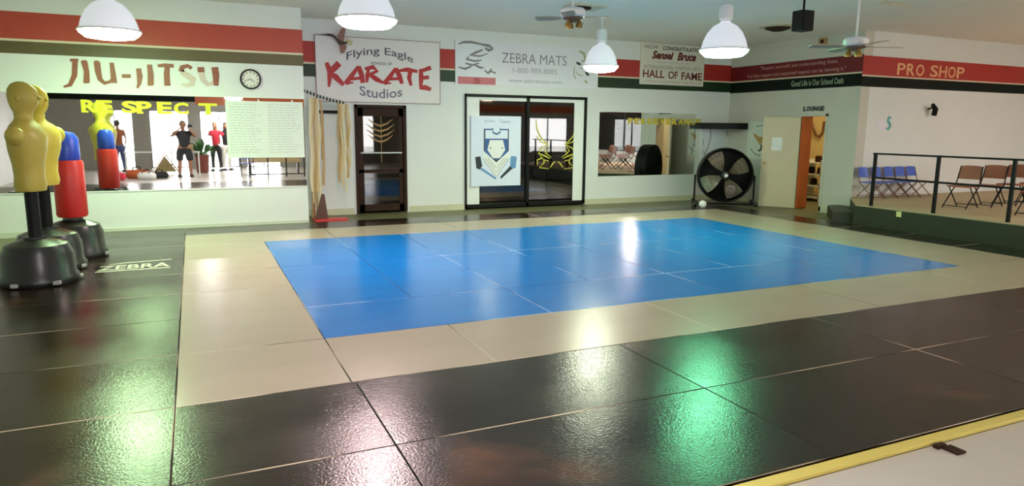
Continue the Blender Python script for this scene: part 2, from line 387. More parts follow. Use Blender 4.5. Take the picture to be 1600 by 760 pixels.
# back door (glazed, dark brown)
d = bpy.data.objects.new('door_1', None); link(d); d.location = V((DX0 + DX1) / 2, YB, 0); d['kind'] = 'structure'
f = NB()
for q in ((DX0, DX0 + .035, 0, DZ), (DX1 - .035, DX1, 0, DZ), (DX0, DX1, DZ - .035, DZ)): hb(f, q[0], YB - .015, q[2], q[1], YB + .06, q[3])
mk('door_frame', f, M_brown, d)
f = NB(); a, b = DX0 + .04, DX1 - .04
for q in ((a, a + .06, .01, DZ - .04), (b - .05, b, .01, DZ - .04), (a, b, DZ - .13, DZ - .04), (a, b, .01, .09), (a, b, .46, .5)): hb(f, q[0], YB + .005, q[2], q[1], YB + .03, q[3])
dl = mk('door_leaf', f, M_brown, d)
mk('door_pane', boxh((a + .05, YB + .015, .08), (b - .05, YB + .02, DZ - .12)), G_dark, d)
bm = NB(); tube(bm, [V(a + .02, YB - .02, .695), V(b - .02, YB - .02, .695)], .012)
for xx in (a + .03, b - .03): tube(bm, [V(xx, YB - .02, .695), V(xx, YB + .01, .695)], .01)
mk('push_bar', bm, M_white, d)
bm = NB(); P = Plane((0, (YB + .012) * S, 0), (1, 0, 0), (0, -1, 0)); cx = (a + b) / 2 * S
stroke(bm, P, [(cx + .01, .95, .012), (cx + .01, 1.85, .012)], 0, .003)
for k in range(4):
    z = 1.42 + .1 * k; w = .28 - .03 * abs(k - 1.5)
    for s_ in (-1, 1): stroke(bm, P, [(cx, z - .08, .035), (cx + s_ * w * .5, z - .04, .03), (cx + s_ * w, z + .05, .006)], .001, .004)
mk('gold_emblem', bm, mat('bronze_vinyl', (.30, .17, .05), .5), d)
# big window in the back wall
w = bpy.data.objects.new('window_1', None); link(w); w.location = V((WX0 + WX1) / 2, YB, 0); w['kind'] = 'structure'
f = NB(); q = .035
for bx in ((WX0, WX0 + .018, 0, WZ), (WX1 - q, WX1, 0, WZ), (WX0, WX1, 0, .045), (WX0, WX1, WZ - q, WZ), (3.885, 3.925, 0, WZ)): hb(f, bx[0], YB - .03, bx[2], bx[1], YB + .05, bx[3])
mk('window_frame', f, M_blk, w)
mk('window_pane', boxh((WX0 + .018, YB + .0, .04), (WX1 - q, YB + .006, WZ - .03)), G_dark, w)
f = NB()
for bx in ((WX0 + .018, WX0 + .19, .04, WZ - .03), (WX1 - .18, WX1 - q, .04, WZ - .03), (WX0 + .19, WX1 - .18, WZ - .075, WZ - .03)): hb(f, bx[0], YB - .012, bx[2], bx[1], YB - .002, bx[3])
mk('window_reveal', f, M_paper, w)
# yellow vinyl beasts on the right pane
bm = NB(); P = Plane((0, (YB - .001) * S, 0), (1, 0, 0), (0, -1, 0))
def pxl(pts, wd): return [(*uvB(x, y), wd * (1 if i not in (0, len(pts) - 1) else .4)) for i, (x, y) in enumerate(pts)]
half = [[(838, 186), (839, 200), (844, 213), (852, 222), (858, 226)], [(838, 212), (845, 222), (856, 226), (845, 232), (842, 240), (852, 244), (860, 248)],
        [(856, 226), (850, 236), (858, 243)], [(840, 258), (840, 250), (848, 247), (851, 254), (843, 262), (858, 264)], [(860, 262), (864, 256), (868, 252)],
        [(858, 232), (853, 240), (862, 246)], [(844, 243), (850, 250), (858, 252)]]
for ln in half:
    stroke(bm, P, pxl(ln, .03), 0, .003)
    stroke(bm, P, pxl([(870 + (870 - x), y - (0 if y > 200 else 6)) for x, y in ln], .028), 0, .003)
mk('vinyl_decal', bm, mat('lime_vinyl', (.55, .50, .06), .5), w)

# open side-room door and its orange jamb
d = bpy.data.objects.new('door_2', None); link(d); d.location = V(XR, OY1, 0); d['kind'] = 'structure'
f = NB(); hb(f, XR - .005, OY1 - .03, -.01, xr1 + .005, OY1 + .0, OZ); mk('jamb', f, M_orange, d)
f = NB(); hb(f, XR - .01, OY0 - .03, -.01, XR - .002, OY0, OZ + .03); hb(f, XR - .01, OY0 - .03, OZ, XR - .002, OY1 + .0, OZ + .03); mk('casing', f, M_wallw, d)
a = V(XR - .008, OY1 + .005, -.012); b = V(6.925, 6.905 + .19, -.012); t = (b - a).normalized(); nn = Vector((-t.y, t.x, 0)) * .04
bm = NB(); vsx = [bm.verts.new(p) for p in (a, b, b + nn, a + nn)]; vt = [bm.verts.new(p.co + Vector((0, 0, OZ * S))) for p in vsx]
bm.faces.new(vsx); bm.faces.new(vt)
for i in range(4): bm.faces.new((vsx[i], vsx[(i + 1) % 4], vt[(i + 1) % 4], vt[i]))
lf = mk('door_leaf', bm, M_door, d)
bm = NB(); k = a + (b - a) * .9 + Vector((0, 0, .95)); nrm = -nn.normalized()
if nrm.dot(Vector((0, 0, S)) - k) < 0: nrm = -nrm
k2 = k if nrm.dot(nn) < 0 else k + nn
lathe(bm, [(.022, 0), (.022, .006), (.01, .012), (.01, .04), (.026, .05), (.028, .065), (.018, .078), (0, .08)], k2, 16, nrm.to_track_quat('Z', 'Y').to_matrix().to_4x4())
mk('door_handle', bm, M_gold, lf)
PD = Plane(k2 - Vector((0, 0, .95)), -t if nrm.dot(Vector((0,-1,0))) else t, nrm)
bm = NB(); panel(bm, PD, .12, 1.22, .33, 1.50, .001, .003); mk('notice', bm, M_paper, lf)

# ================================================================== MATS
def edge_mat(name, base, glint):  # light glinting on the seams, painted as pale noise into the bevel colour
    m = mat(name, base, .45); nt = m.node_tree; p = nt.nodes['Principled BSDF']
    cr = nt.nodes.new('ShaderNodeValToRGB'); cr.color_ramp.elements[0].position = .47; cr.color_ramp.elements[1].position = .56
    cr.color_ramp.elements[0].color = (*base, 1); cr.color_ramp.elements[1].color = (*glint, 1)
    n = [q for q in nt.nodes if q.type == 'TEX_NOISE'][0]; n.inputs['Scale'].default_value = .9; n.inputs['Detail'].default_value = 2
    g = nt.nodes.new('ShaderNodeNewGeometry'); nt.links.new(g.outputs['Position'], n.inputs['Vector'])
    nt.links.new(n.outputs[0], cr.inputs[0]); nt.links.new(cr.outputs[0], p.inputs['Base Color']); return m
EDGE = {'black_mat': edge_mat('glint_black_edge', (.02, .015, .01), (.55, .42, .3)), 'tan_mat': edge_mat('glint_tan_edge', (.12, .09, .06), (.62, .52, .4)),
        'blue_mat': edge_mat('glint_blue_edge', (.0, .1, .4), (.45, .6, .85))}
def mat_slab(x0, y0, x1, y1, m, label, group):
    g = .0025
    bm = boxb((x0 * S + g, y0 * S + g, FZ), (x1 * S - g, y1 * S - g, 0), .0035)
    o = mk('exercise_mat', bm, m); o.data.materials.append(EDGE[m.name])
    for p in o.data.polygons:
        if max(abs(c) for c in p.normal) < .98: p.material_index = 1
    return tag(o, label, 'mat', group)
ordn = ['first', 'second', 'third', 'fourth', 'fifth', 'sixth', 'seventh', 'eighth', 'ninth', 'tenth']
gx = [-1.31, -.115, .53, 1.765, 3.0, 4.22, 5.45, 6.5]
for r, (y0, y1, nm) in enumerate(((1.41, 2.028, 'in the front row'), (2.028, 2.632, 'in the second row'))):
    gxr = [-2.5, -1.31, .53 - .61 * 0 - 0.645 + 0, .53, 1.765, 3.0, 4.22, 5.45, 6.5]
    for i, (a, b) in enumerate(zip(gxr, gxr[1:])):
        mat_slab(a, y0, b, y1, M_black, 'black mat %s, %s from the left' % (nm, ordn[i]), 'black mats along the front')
bx_, bX, by, bY = .515, 5.22, 3.257, 6.30
ys = [2.632, 3.27, 3.885, 4.5, 5.11, 5.72, 6.33, 6.93, 7.425]
logo_mat = None
for i, (a, b) in enumerate(zip(ys, ys[1:])):
    if i == 4: lab = 'black mat in the left column with a white printed name'
    else: lab = 'black mat in the left column, %s from the front' % ordn[i]
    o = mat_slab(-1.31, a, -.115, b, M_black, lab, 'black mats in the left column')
    if i == 4: logo_mat = o
o = logo_mat
PFl = Plane((0, 0, 0), (1, 0, 0), (0, 0, 1), (0, 1, 0))
bm = NB(); text(bm, PFl, 'ZEBRA', -.655 * S, 5.42 * S, -.205 * S, 5.585 * S, .0, .002, .02)
stroke(bm, PFl, [(-.66 * S, 5.375 * S, .05), (-.2 * S, 5.375 * S, .05)], 0, .002)
stroke(bm, PFl, [(-.60 * S, 5.63 * S, .01), (-.5 * S, 5.67 * S, .05), (-.2 * S, 5.70 * S, .03)], 0, .002)
mk('printed_name', bm, mat('grey_print', (.55, .53, .45), .4), o)
# tan border
fx = [-.115, .515, 1.135, 2.35, 3.56, 4.77, 6.05]
for i, (a, b) in enumerate(zip(fx, fx[1:])): mat_slab(a, 2.632, b, by, M_tan, 'tan mat in the front border strip, %s from the left' % ordn[i], 'tan border mats')
fy = [by, 4.48, 5.1, bY]
for i, (a, b) in enumerate(zip(fy, fy[1:])):
    mat_slab(-.115, a, bx_, b, M_tan, 'tan mat left of the blue area, %s from the front' % ordn[i], 'tan border mats')
    mat_slab(bX, a, 6.05, b, M_tan, 'tan mat right of the blue area, %s from the front' % ordn[i], 'tan border mats')
gx = [-.115, 1.125, 2.35, 3.56, 4.77, 6.05]
for i, (a, b) in enumerate(zip(gx, gx[1:])):
    mat_slab(a, bY, b, 6.93, M_tan, 'tan mat behind the blue area, %s from the left' % ordn[i], 'tan border mats')
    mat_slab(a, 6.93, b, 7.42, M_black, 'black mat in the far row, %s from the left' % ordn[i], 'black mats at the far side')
sy_ = [2.632, 3.87, 4.5, 5.1, 6.1, 7.42]
for i, (a, b) in enumerate(zip(sy_[:-1], sy_[1:])):
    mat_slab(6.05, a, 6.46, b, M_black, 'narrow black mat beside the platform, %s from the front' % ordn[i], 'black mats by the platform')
# blue area
gx = [bx_, 1.735, 2.97, 4.19, bX]
for i, (a, b) in enumerate(zip(gx, gx[1:])): mat_slab(a, by, b, 3.88, M_blue, 'blue mat in the front row, %s from the left' % ordn[i], 'blue mats')
gx = [bx_, 1.125, 1.735, 2.35, 2.96, 3.57, 4.18, 4.7, bX]
for i, (a, b) in enumerate(zip(gx, gx[1:])):
    mat_slab(a, 3.88, b, 5.1, M_blue, 'blue mat in the middle row, %s from the left' % ordn[i], 'blue mats')
    mat_slab(a, 5.1, b, bY, M_blue, 'blue mat in the far row, %s from the left' % ordn[i], 'blue mats')
tag(mk('edge_strip', boxh((-2.5, 1.362, -.018), (6.5, 1.405, -.004), .004), M_yedge), 'long yellow strip along the front edge of the black mats', 'edging')
p = onZ(1461, 686, 0)
bm = NB(); box(bm, (p.x - .05, 1.352 * S - .03, FZ), (p.x + .02, 1.352 * S + .0, FZ + .02)); box(bm, (p.x - .02, 1.3 * S - .03, FZ), (p.x + .05, 1.352 * S - .03, FZ + .012))
tag(mk('tape_scrap', bm, M_brown), 'small dark scrap of tape by the yellow edge strip at the right', 'tape')

# ================================================================== LEFT (MIRROR) WALL
m = thing('wall_mirror', 'long wall mirror reflecting the lobby, with yellow letters and a pale chart on it', 'mirror', V(-.4, YL, .383))
bm = NB(); panel(bm, PL, -2.3 * S, .383 * S, 1.055 * S, 1.268 * S, .001, .008); mk('mirror_sheet', bm, M_mirror, m)
bm = NB(); panel(bm, PL, -2.3 * S, .372 * S, 1.055 * S, .383 * S, .001, .012); mk('bottom_channel', bm, M_paper, m)
t = thing('mirror_lettering', 'yellow serif letters reading RESPECT along the top of the left mirror', 'lettering', V(-.4, YL, 1.14))
for c, x in zip('RESPECT', (139, 163, 202, 225, 257, 283, 325)):
    u, v = uvB(x, 156 + (x - 139) * .03, PL); u1, v1 = uvB(x, 176 + (x - 139) * .02, PL); hw = .13 if c != 'T' else .17
    bm = NB(); text(bm, PL, c, u - hw * .8, v1, u + hw * .8, v, .009, .013, .04)
    if c in 'RPT':
        panel(bm, PL, u - hw * (.8 if c != 'T' else .4), v1, u - hw * .1 if c != 'T' else u + hw * .4, v1 + .025, .013, .0135)
    mk('letter', bm, M_yel, t)
# JIU-JITSU painted relief letters
t = thing('wall_lettering', 'brown red letters reading JIU-JITSU on the wall above the left mirror', 'lettering', V(-.4, YL, 1.37))
def LS(c, strokes, m=M_letter):
    bm = NB()
    for i, s_ in enumerate(strokes):
        stroke(bm, PL, [(*uvB(x, y, PL), w * .0085 * S) for x, y, w in s_], .001, .01 + .001 * i)
    mk('letter', bm, m, t)
LS('J', [[(118, 94, 5), (117, 118, 5), (110, 133, 4), (100, 136, 2)], [(110, 94, 3), (123, 94, 3)]])
LS('I', [[(132, 96, 6), (136, 112, 5), (136, 128, 6)], [(128, 97, 3), (136, 96, 3)], [(131, 128, 3), (140, 128, 3)]])
LS('U', [[(152, 97, 6), (154, 112, 6), (157, 124, 5), (164, 130, 4), (172, 128, 3), (176, 124, 3)], [(175, 98, 4), (177, 112, 5), (179, 130, 6)], [(148, 97, 3), (155, 97, 3)]])
LS('-', [[(191, 119, 4), (198, 119, 4), (205, 119, 4)]], M_letter)
LS('J', [[(217, 107, 5), (219, 120, 6), (218, 131, 4), (215, 138, 2)]])
LS('I', [[(234, 101, 5), (236, 116, 6), (236, 132, 6)], [(231, 132, 3), (240, 132, 3)]])
LS('T', [[(247, 103, 3), (258, 102, 4), (272, 103, 4)], [(262, 103, 5), (261, 116, 6), (262, 132, 6)], [(257, 132, 3), (267, 132, 3)]])
LS('S', [[(300, 107, 4), (294, 103, 4), (285, 105, 5), (284, 112, 6)], ], M_letter)
LS('S', [[(284, 112, 6), (293, 118, 7), (302, 124, 7), (301, 131, 6), (292, 134, 4), (284, 131, 2)]], M_letterf)
LS('U', [[(314, 105, 7), (315, 113, 7)], [(336, 105, 7), (338, 118, 7), (338, 134, 5)]], M_letter)
LS('U', [[(315, 113, 7), (318, 125, 6), (325, 132, 5), (333, 130, 4), (338, 124, 3)]], M_letterf)
# clock
u, v = uvB(392, 124, PL); c = thing('wall_clock', 'round white wall clock with a black rim beside the JIU-JITSU lettering', 'clock', (u, YL * S, v))
bm = NB(); ringp(bm, PL, u, v, .135, .16, .0, .035); mk('rim', bm, M_blk, c)
bm = NB(); prism(bm, PL, ellipse(u, v, .138, .138), .0, .015); dial = mk('dial', bm, mat('clock_dial', (.72, .72, .62), .4), c)
for k in range(12):
    bm = NB(); a = k * PI / 6; stroke(bm, PL, [(u + .1 * math.sin(a), v + .1 * math.cos(a), .012), (u + .122 * math.sin(a), v + .122 * math.cos(a), .012)], .015, .018); mk('hour_mark', bm, M_ink, dial)
for L_, a in ((.07, 2.2), (.1, 4.4)):
    bm = NB(); stroke(bm, PL, [(u, v, .01), (u + L_ * math.sin(a), v + L_ * math.cos(a), .006)], .018, .021); mk('hand', bm, M_ink, dial)
# pale chart on mirror
u0, v0 = uvB(357, 247, PL); u1, v1 = uvB(473, 160, PL)
c = thing('wall_chart', 'large pale chart of faint text lines hung over the left mirror', 'chart', ((u0 + u1) / 2, YL * S, v0))
bm = NB(); panel(bm, PL, u0, v0, u1, v1, .014, .024); mk('sheet', bm, mat('pale_green_sheet', (.72, .78, .70), .5, var=.04), c)
bm = NB(); mcol = mat('faint_text', (.56, .60, .57), .6)
for k in range(19):
    z = v1 - .06 - k * (v1 - v0 - .1) / 19
    for (a, b) in ((.04, .46), (.53, .96)):
        x = u0 + (u1 - u0) * a; xe = u0 + (u1 - u0) * (b - random.random() * .12)
        while x < xe:
            l_ = random.uniform(.03, .11); panel(bm, PL, x, z, min(x + l_, xe), z + .014, .024, .025); x += l_ + .018
mk('printed_lines', bm, mcol, c)
for k, xx in enumerate((.12, .42, .86)):
    bm = NB(); uu = u0 + (u1 - u0) * xx; panel(bm, PL, uu - .012, v1 - .02, uu + .012, v1 + .03, .0245, .03); mk('clip', bm, M_paper, c)

# ================================================================== BACK WALL SIGNS
def uvs(x, y): return uvB(x, y, PB)
# karate sign
kx0, kz0 = 1.288 * S, 1.275 * S; kx1, kz1 = 2.728 * S, 1.985 * S
c = thing('karate_sign', 'white board with big red brush letters reading KARATE above the brown door', 'sign', ((kx0 + kx1) / 2, YB * S, kz0))
bm = NB(); panel(bm, PB, kx0, kz0, kx1, kz1, .0, .03); mk('board', bm, M_sign, c)
bm = NB()
for q in ((kx0 - .008, kz0 - .008, kx1 + .008, kz0), (kx0 - .008, kz1, kx1 + .008, kz1 + .008), (kx0 - .008, kz0, kx0, kz1), (kx1, kz0, kx1 + .008, kz1)): panel(bm, PB, *q, 0, .034)
mk('rim', bm, M_rim, c)
def KS(strokes, nm='red_letter', m=M_textred):
    bm = NB()
    for i, s_ in enumerate(strokes): stroke(bm, PB, [(*uvs(x, y), w * .0140) for x, y, w in s_], .0305, .035 + i * .0006)
    mk(nm, bm, m, c)
KS([[(510, 98, 5), (516, 112, 8), (514, 136, 3)], [(530, 99, 8), (521, 108, 8), (513, 118, 3)], [(514, 113, 3), (524, 120, 8), (537, 133, 5)]])
KS([[(560, 104, 4), (550, 118, 6), (540, 131, 6)], [(560, 104, 6), (565, 118, 7), (567, 130, 6)], [(546, 124, 4), (566, 122, 4)], [(540, 131, 3), (552, 129, 2)]])
KS([[(576, 107, 3), (574, 118, 6), (573, 129, 3)], [(570, 108, 4), (583, 105, 6), (589, 111, 5), (578, 117, 4)], [(578, 117, 5), (588, 124, 7), (599, 130, 3)]])
KS([[(618, 107, 4), (610, 119, 6), (600, 131, 6)], [(618, 107, 6), (624, 119, 7), (628, 131, 5)], [(606, 124, 4), (627, 123, 4)], [(600, 131, 3), (611, 130, 2)]])
KS([[(622, 111, 3), (636, 109, 6), (652, 112, 4)], [(641, 110, 6), (639, 122, 6), (642, 134, 4)]])
KS([[(657, 108, 5), (658, 122, 7), (657, 137, 4)], [(655, 112, 5), (664, 109, 5), (673, 106, 6)], [(657, 122, 5), (670, 121, 5)], [(655, 137, 5), (664, 137, 7), (673, 140, 5)]])
def arcw(u0, u1, h, sl=0):
    def w(u, v, a, b):
        uu = (u - u0) / (u1 - u0); return u, v - h * (2 * uu - 1) ** 2 + sl * uu
    return w
u0, v0 = uvs(541, 81); u1, v1 = uvs(645, 66)
mu = (u0 + u1) / 2
bm = NB(); text(bm, PB, 'Flying Eagle', u0, 1.825 * S - .06, u1, 1.825 * S + .115, .031, .034, .01, 0, arcw(u0, u1, .13)); mk('dark_letters', bm, M_grey, c)
u0, v0 = uvs(580, 101); u1, v1 = uvs(612, 94)
bm = NB(); text(bm, PB, 'SCHOOL OF', u0, v0, u1, v0 + .05, .031, .034, .01); mk('small_letters', bm, M_grey, c)
u0, v0 = uvs(562, 153); u1, v1 = uvs(628, 140)
bm = NB(); text(bm, PB, 'Studios', u0, v0, u1, v1, .031, .034, .015, 0, lambda u, v, a, b: (u, v + .05 * (2 * a - 1) ** 2)); mk('dark_letters', bm, mat('dim_violet_ink', (.2, .17, .24), .5), c)
# flying bird figure over the sign's corner
e = thing('bird_figure', 'brown flying bird figure fixed over the upper left corner of the karate sign', 'ornament', (*[uvs(531, 66)[0]], YB * S - .06, uvs(531, 66)[1]))
def bpt(x, y, d): u, v = uvs(x, y); return PB(u, v, d)
bm = NB(); tube(bm, [bpt(500, 54.5, .10), bpt(508, 54.5, .10), bpt(512, 55, .1), bpt(518, 56, .1), bpt(524, 61, .09), bpt(531, 68, .08), bpt(539, 68, .07), bpt(546, 64, .06)], [.002, .008, .02, .024, .02, .04, .022, .004], 12); mk('body', bm, mat('dark_feather', (.06, .035, .03), .6, var=.4, vscale=40), e, True)
fea = mat('brown_feather', (.30, .14, .11), .6, var=.35, vscale=30)
for wing in ([(529, 66), (527, 57), (531, 48), (536, 43), (539, 47), (537, 58), (536, 66)], [(530, 68), (538, 70), (541, 74), (537, 83), (532, 84), (531, 78)]):
    bm = NB(); prism(bm, PB, [uvs(*q) for q in wing], .075, .09); mk('wing', bm, fea, e)
bm = NB(); prism(bm, PB, [uvs(*q) for q in ((537, 66), (543, 61), (551, 66), (548, 72), (541, 70))], .068, .078); mk('tail', bm, mat('cream_feather', (.55, .48, .3), .6), e)
bm = NB(); tube(bm, [bpt(532, 67, .036), bpt(532, 67, .08)], .01); mk('mount', bm, M_blk, e)
# zebra mats banner
zx0, zz0, zx1, zz1 = 2.925 * S, 1.512 * S, 4.925 * S, 2.03 * S
c = thing('sponsor_banner', 'wide pale banner with a striped letter and faded grey words above the big window', 'banner', ((zx0 + zx1) / 2, YB * S, zz0))
late = [c]; bm = NB(); panel(bm, PB, zx0, zz0, zx1, zz1, -.016, .012); mk('sheet', bm, M_banner, c)
zs = lambda st, m_, nm: mk(nm, (lambda bm: [stroke(bm, PB, [(*uvs(x, y), w * .0150) for x, y, w in s_], .0122, .0145 + i * .0003) for i, s_ in enumerate(st)] and bm)(NB()), m_, c)
zs([[(716, 69, 1.5), (724, 66, 3), (736, 66, 3), (750, 69, 2.5), (764, 72, 4), (770, 76, 2)], [(770, 77, 2), (763, 79, 4), (757, 75, 2)], [(754, 78, 2), (744, 82, 3), (734, 87, 2.5)],
    [(762, 84, 1), (750, 88, 2), (738, 87, 2)], [(732, 89, 2), (728, 94, 2)], [(752, 94, 1.5), (742, 96, 2.5), (730, 93, 2)], [(748, 99, 1.5), (738, 102, 2.5), (727, 99, 2)],
    [(716, 105, 1.5), (726, 108, 3), (736, 104, 2)], [(742, 102, 2), (750, 106, 3), (756, 106, 1)], [(757, 110, 2), (762, 115, 3), (768, 108, 2)], [(760, 114, 2), (768, 112, 2), (774, 115, 2)]],
   mat('zebra_grey_ink', (.22, .20, .20), .5, var=.5, vscale=20), 'striped_letter')
a, b = uvs(715, 131); a1, b1 = uvs(774, 122)
bm = NB(); panel(bm, PB, a, b, a1, b1, .0122, .0135); mk('red_bar', bm, M_pink, c)
bm = NB(); text(bm, PB, 'ZEBRA', a + .33, b + .012, a1 - .33, b1 - .012, .0136, .015, .02); mk('bar_letters', bm, mat('deep_red_ink', (.4, .03, .05), .5), c)
a, b = uvs(784, 92); a1, b1 = uvs(885, 80)
bm = NB(); text(bm, PB, 'ZEBRA MATS', a, 1.795 * S, a1, 1.915 * S, .0122, .0145, -.008); mk('banner_letters', bm, mat('mid_grey_ink', (.2, .2, .22), .5), c)
a, b = uvs(801, 113); a1, b1 = uvs(870, 102)
bm = NB(); text(bm, PB, '1-800-989-8085', a, 1.678 * S, a1, 1.745 * S, .0122, .0145); mk('phone_number', bm, M_lgrey, c)
a, b = uvs(794, 135); a1, b1 = uvs(877, 126)
bm = NB(); text(bm, PB, 'www.zebramats.com', a, 1.562 * S, a1, 1.61 * S, .0122, .0145, .005); mk('web_address', bm, M_lgrey, c)
# faint figure print at the banner's right end
bm = NB()
for s_ in ([(905, 80, 4), (912, 84, 5), (914, 94, 4), (908, 97, 3)], [(897, 104, 1.5), (896, 116, 2), (899, 124, 2)], [(899, 112, 1.5), (903, 117, 2), (910, 119, 1.5)], [(905, 108, 1), (912, 106, 2)], [(913, 126, 3), (917, 130, 4)]):
    stroke(bm, PB, [(*uvs(x, y), w * .0118) for x, y, w in s_], .0122, .0145)
mk('figure_print', bm, mat('olive_print', (.42, .38, .25), .5, var=.3, vscale=20), c)
bm = NB()
for s_ in ([(900, 98, 3), (904, 100, 5), (907, 101, 2)], [(914, 113, 3), (917, 116, 5), (920, 118, 2)]): stroke(bm, PB, [(*uvs(x, y), w * .0118) for x, y, w in s_], .0147, .016)
mk('glove_print', bm, mat('dark_print', (.02, .025, .012), .5), c)
# hall of fame
hx0, hz0, hx1, hz1 = 5.59 * S, 1.605 * S, 6.675 * S, 2.152 * S
c = thing('congratulation_banner', 'cream banner reading HALL OF FAME over the red band of the back wall', 'banner', ((hx0 + hx1) / 2, YB * S, hz0))
late.append(c); bm = NB(); panel(bm, PB, hx0, hz0, hx1, hz1, -.016, .014); mk('sheet', bm, mat('cream_vinyl', (.70, .68, .58), .45, var=.03), c)
def HT(s_, a, b, z0, z1, m_, nm='banner_letters', bold=0, sh=0):
    bm = NB(); L_ = hx1 - hx0; H_ = hz1 - hz0; text(bm, PB, s_, hx0 + a * L_, hz0 + z0 * H_, hx0 + b * L_, hz0 + z1 * H_, .0142, .017, bold, sh); mk(nm, bm, m_, c)
HT('WOW', .05, .26, .87, .96, M_grey, bold=-.005); HT('CONGRATULATIONS', .33, .99, .855, .955, mat('dark_ink', (.03, .025, .02), .5), bold=.02)
HT('Sensei', .17, .5, .63, .83, mat('maroon_ink', (.12, .004, .008), .5), bold=.045, sh=.3); HT('Bruce', .56, .86, .62, .83, MATS['maroon_ink'], bold=.045, sh=.3)
HT('on your induction into the', .26, .76, .53, .575, M_lgrey)
HT('INTERNATIONAL MARTIAL ARTS', .05, .95, .38, .48, mat('olive_ink', (.35, .33, .24), .5))
hm = mat('brown_maroon_ink', (.16, .02, .015), .5)
HT('HALL', .04, .37, .17, .36, hm, bold=.02); HT('OF', .43, .58, .16, .35, hm, bold=.02); HT('FAME', .64, .97, .15, .34, hm, bold=.02)
HT('a tribute to excellence  martial arts', .05, .95, .06, .115, mat('rose_ink', (.5, .3, .28), .5))
# crest poster on the window
px0, pz0, px1, pz1 = 3.12 * S, .272 * S, 3.797 * S, 1.142 * S
Pp = Plane((0, (YB - .032) * S, 0), (1, 0, 0), (0, -1, 0))
c = thing('crest_poster', 'white poster with a blue shield crest on the left pane of the big window', 'poster', ((px0 + px1) / 2, (YB - .032) * S, pz0))
bm = NB(); panel(bm, Pp, px0, pz0, px1, pz1, -.03, .01); mk('sheet', bm, M_pale, c)
def PQ(poly, m_, nm, d=.0125):
    bm = NB(); L_ = px1 - px0; H_ = pz1 - pz0; prism(bm, Pp, [(px0 + a * L_, pz0 + b * H_) for a, b in poly], .0102, d); mk(nm, bm, m_, c)
PQ([(.08, .42), (.18, .43), (.22, .29), (.17, .24), (.10, .26)], mat('crest_black', (.015, .02, .03), .5), 'shield_bar')
PQ([(.92, .42), (.80, .43), (.78, .29), (.83, .24), (.90, .26)], M_midblue, 'shield_bar')
PQ([(.17, .245), (.21, .265), (.50, .12), (.50, .085)], M_midblue, 'shield_bar'); PQ([(.83, .245), (.79, .29), (.58, .13), (.60, .10)], MATS['crest_black'], 'shield_bar')
PQ([(.26, .82), (.75, .82), (.75, .5), (.5, .34), (.26, .5)], M_navy, 'shield_field', .0115)
PQ([(.28, .80), (.73, .80), (.73, .68), (.28, .68)], MATS['pale_blue_vinyl'], 'shield_window', .0125)
PQ([(.42, .83), (.58, .83), (.58, .76), (.5, .73), (.42, .76)], M_navy, 'shield_bar', .013); PQ([(.435, .84), (.565, .84), (.565, .78), (.5, .755), (.435, .78)], M_pale, 'shield_window', .0135)
PQ([(.26, .48), (.5, .34), (.75, .48), (.79, .44), (.5, .13), (.22, .42)], M_paper, 'chevron', .0125)
PQ([(.37, .66), (.63, .66), (.68, .52), (.57, .40), (.43, .40), (.32, .52)], M_paper, 'animal_face', .0135)
PQ([(.36, .44), (.5, .37), (.64, .44), (.60, .42), (.5, .34), (.40, .42)], M_ink, 'face_line', .0145)
for s_ in (-1, 1):
    for k in range(3):
        bm = NB(); L_ = px1 - px0; H_ = pz1 - pz0; o_ = .05 * k
        stroke(bm, Pp, [(px0 + (.5 + s_ * (.27 - o_)) * L_, pz0 + (.40 - .0 * k) * H_, .008), (px0 + .5 * L_ + s_ * .01, pz0 + (.14 + .06 * k) * H_, .008)], .0126, .0138); mk('face_line', bm, M_grey, c)
    PQ([(.5 + s_ * .1, .55), (.5 + s_ * .14, .555), (.5 + s_ * .12, .53)], M_ink, 'face_line', .0145)
    PQ([(.5 + s_ * .235, .82), (.5 + s_ * .25, .82), (.5 + s_ * .25, .5), (.5 + s_ * .235, .5)], M_ink, 'face_line', .0142)
bm = NB(); L_ = px1 - px0; H_ = pz1 - pz0
text(bm, Pp, 'Judo', px0 + .25 * L_, pz0 + .90 * H_, px0 + .47 * L_, pz0 + .95 * H_, .0102, .012, .01); text(bm, Pp, 'Team', px0 + .56 * L_, pz0 + .90 * H_, px0 + .78 * L_, pz0 + .95 * H_, .0102, .012, .01)
mk('poster_letters', bm, mat('pale_navy_ink', (.35, .42, .58), .5), c)

# right mirror on the back wall
c = thing('wall_mirror', 'smaller wall mirror on the back wall with mustard letters across its top', 'mirror', V(5.8, YB, .36))
bm = NB(); panel(bm, PB, 4.975 * S, .36 * S, 6.60 * S, 1.222 * S, .001, .008); mk('mirror_sheet', bm, M_mirror, c)
u0, v0 = uvs(981, 194); u1, v1 = uvs(1096, 181)
t = thing('mirror_lettering', 'mustard letters reading PERSEVERANCE along the top of the smaller mirror', 'lettering', ((u0 + u1) / 2, YB * S, v0))
letters(PB, 'PERSEVERANCE', u0, v0, u1, v0 + .135, M_yeld, t, .009, .013, .055)
# whitish sheet poster by the corner
u0, v0 = uvs(1094, 272); u1, v1 = uvs(1139, 197)
c = thing('paper_poster', 'plain pale blue white sheet on the back wall above the drum fan', 'poster', ((u0 + u1) / 2, YB * S, v0))
late.append(c); bm = NB(); panel(bm, PB, 6.70 * S, .38 * S, 7.12 * S, 1.0 * S, -.016, .004); mk('sheet', bm, mat('blue_white_sheet', (.74, .80, .84), .5), c)
bm = NB()
for k, (x, y) in enumerate(((1098, 222), (1099, 238), (1136, 210))): stroke(bm, PB, [(*uvs(x, y - 5), .02), (*uvs(x + 1, y + 5), .03)], .004, .005)
mk('faint_marks', bm, M_lgrey, c)
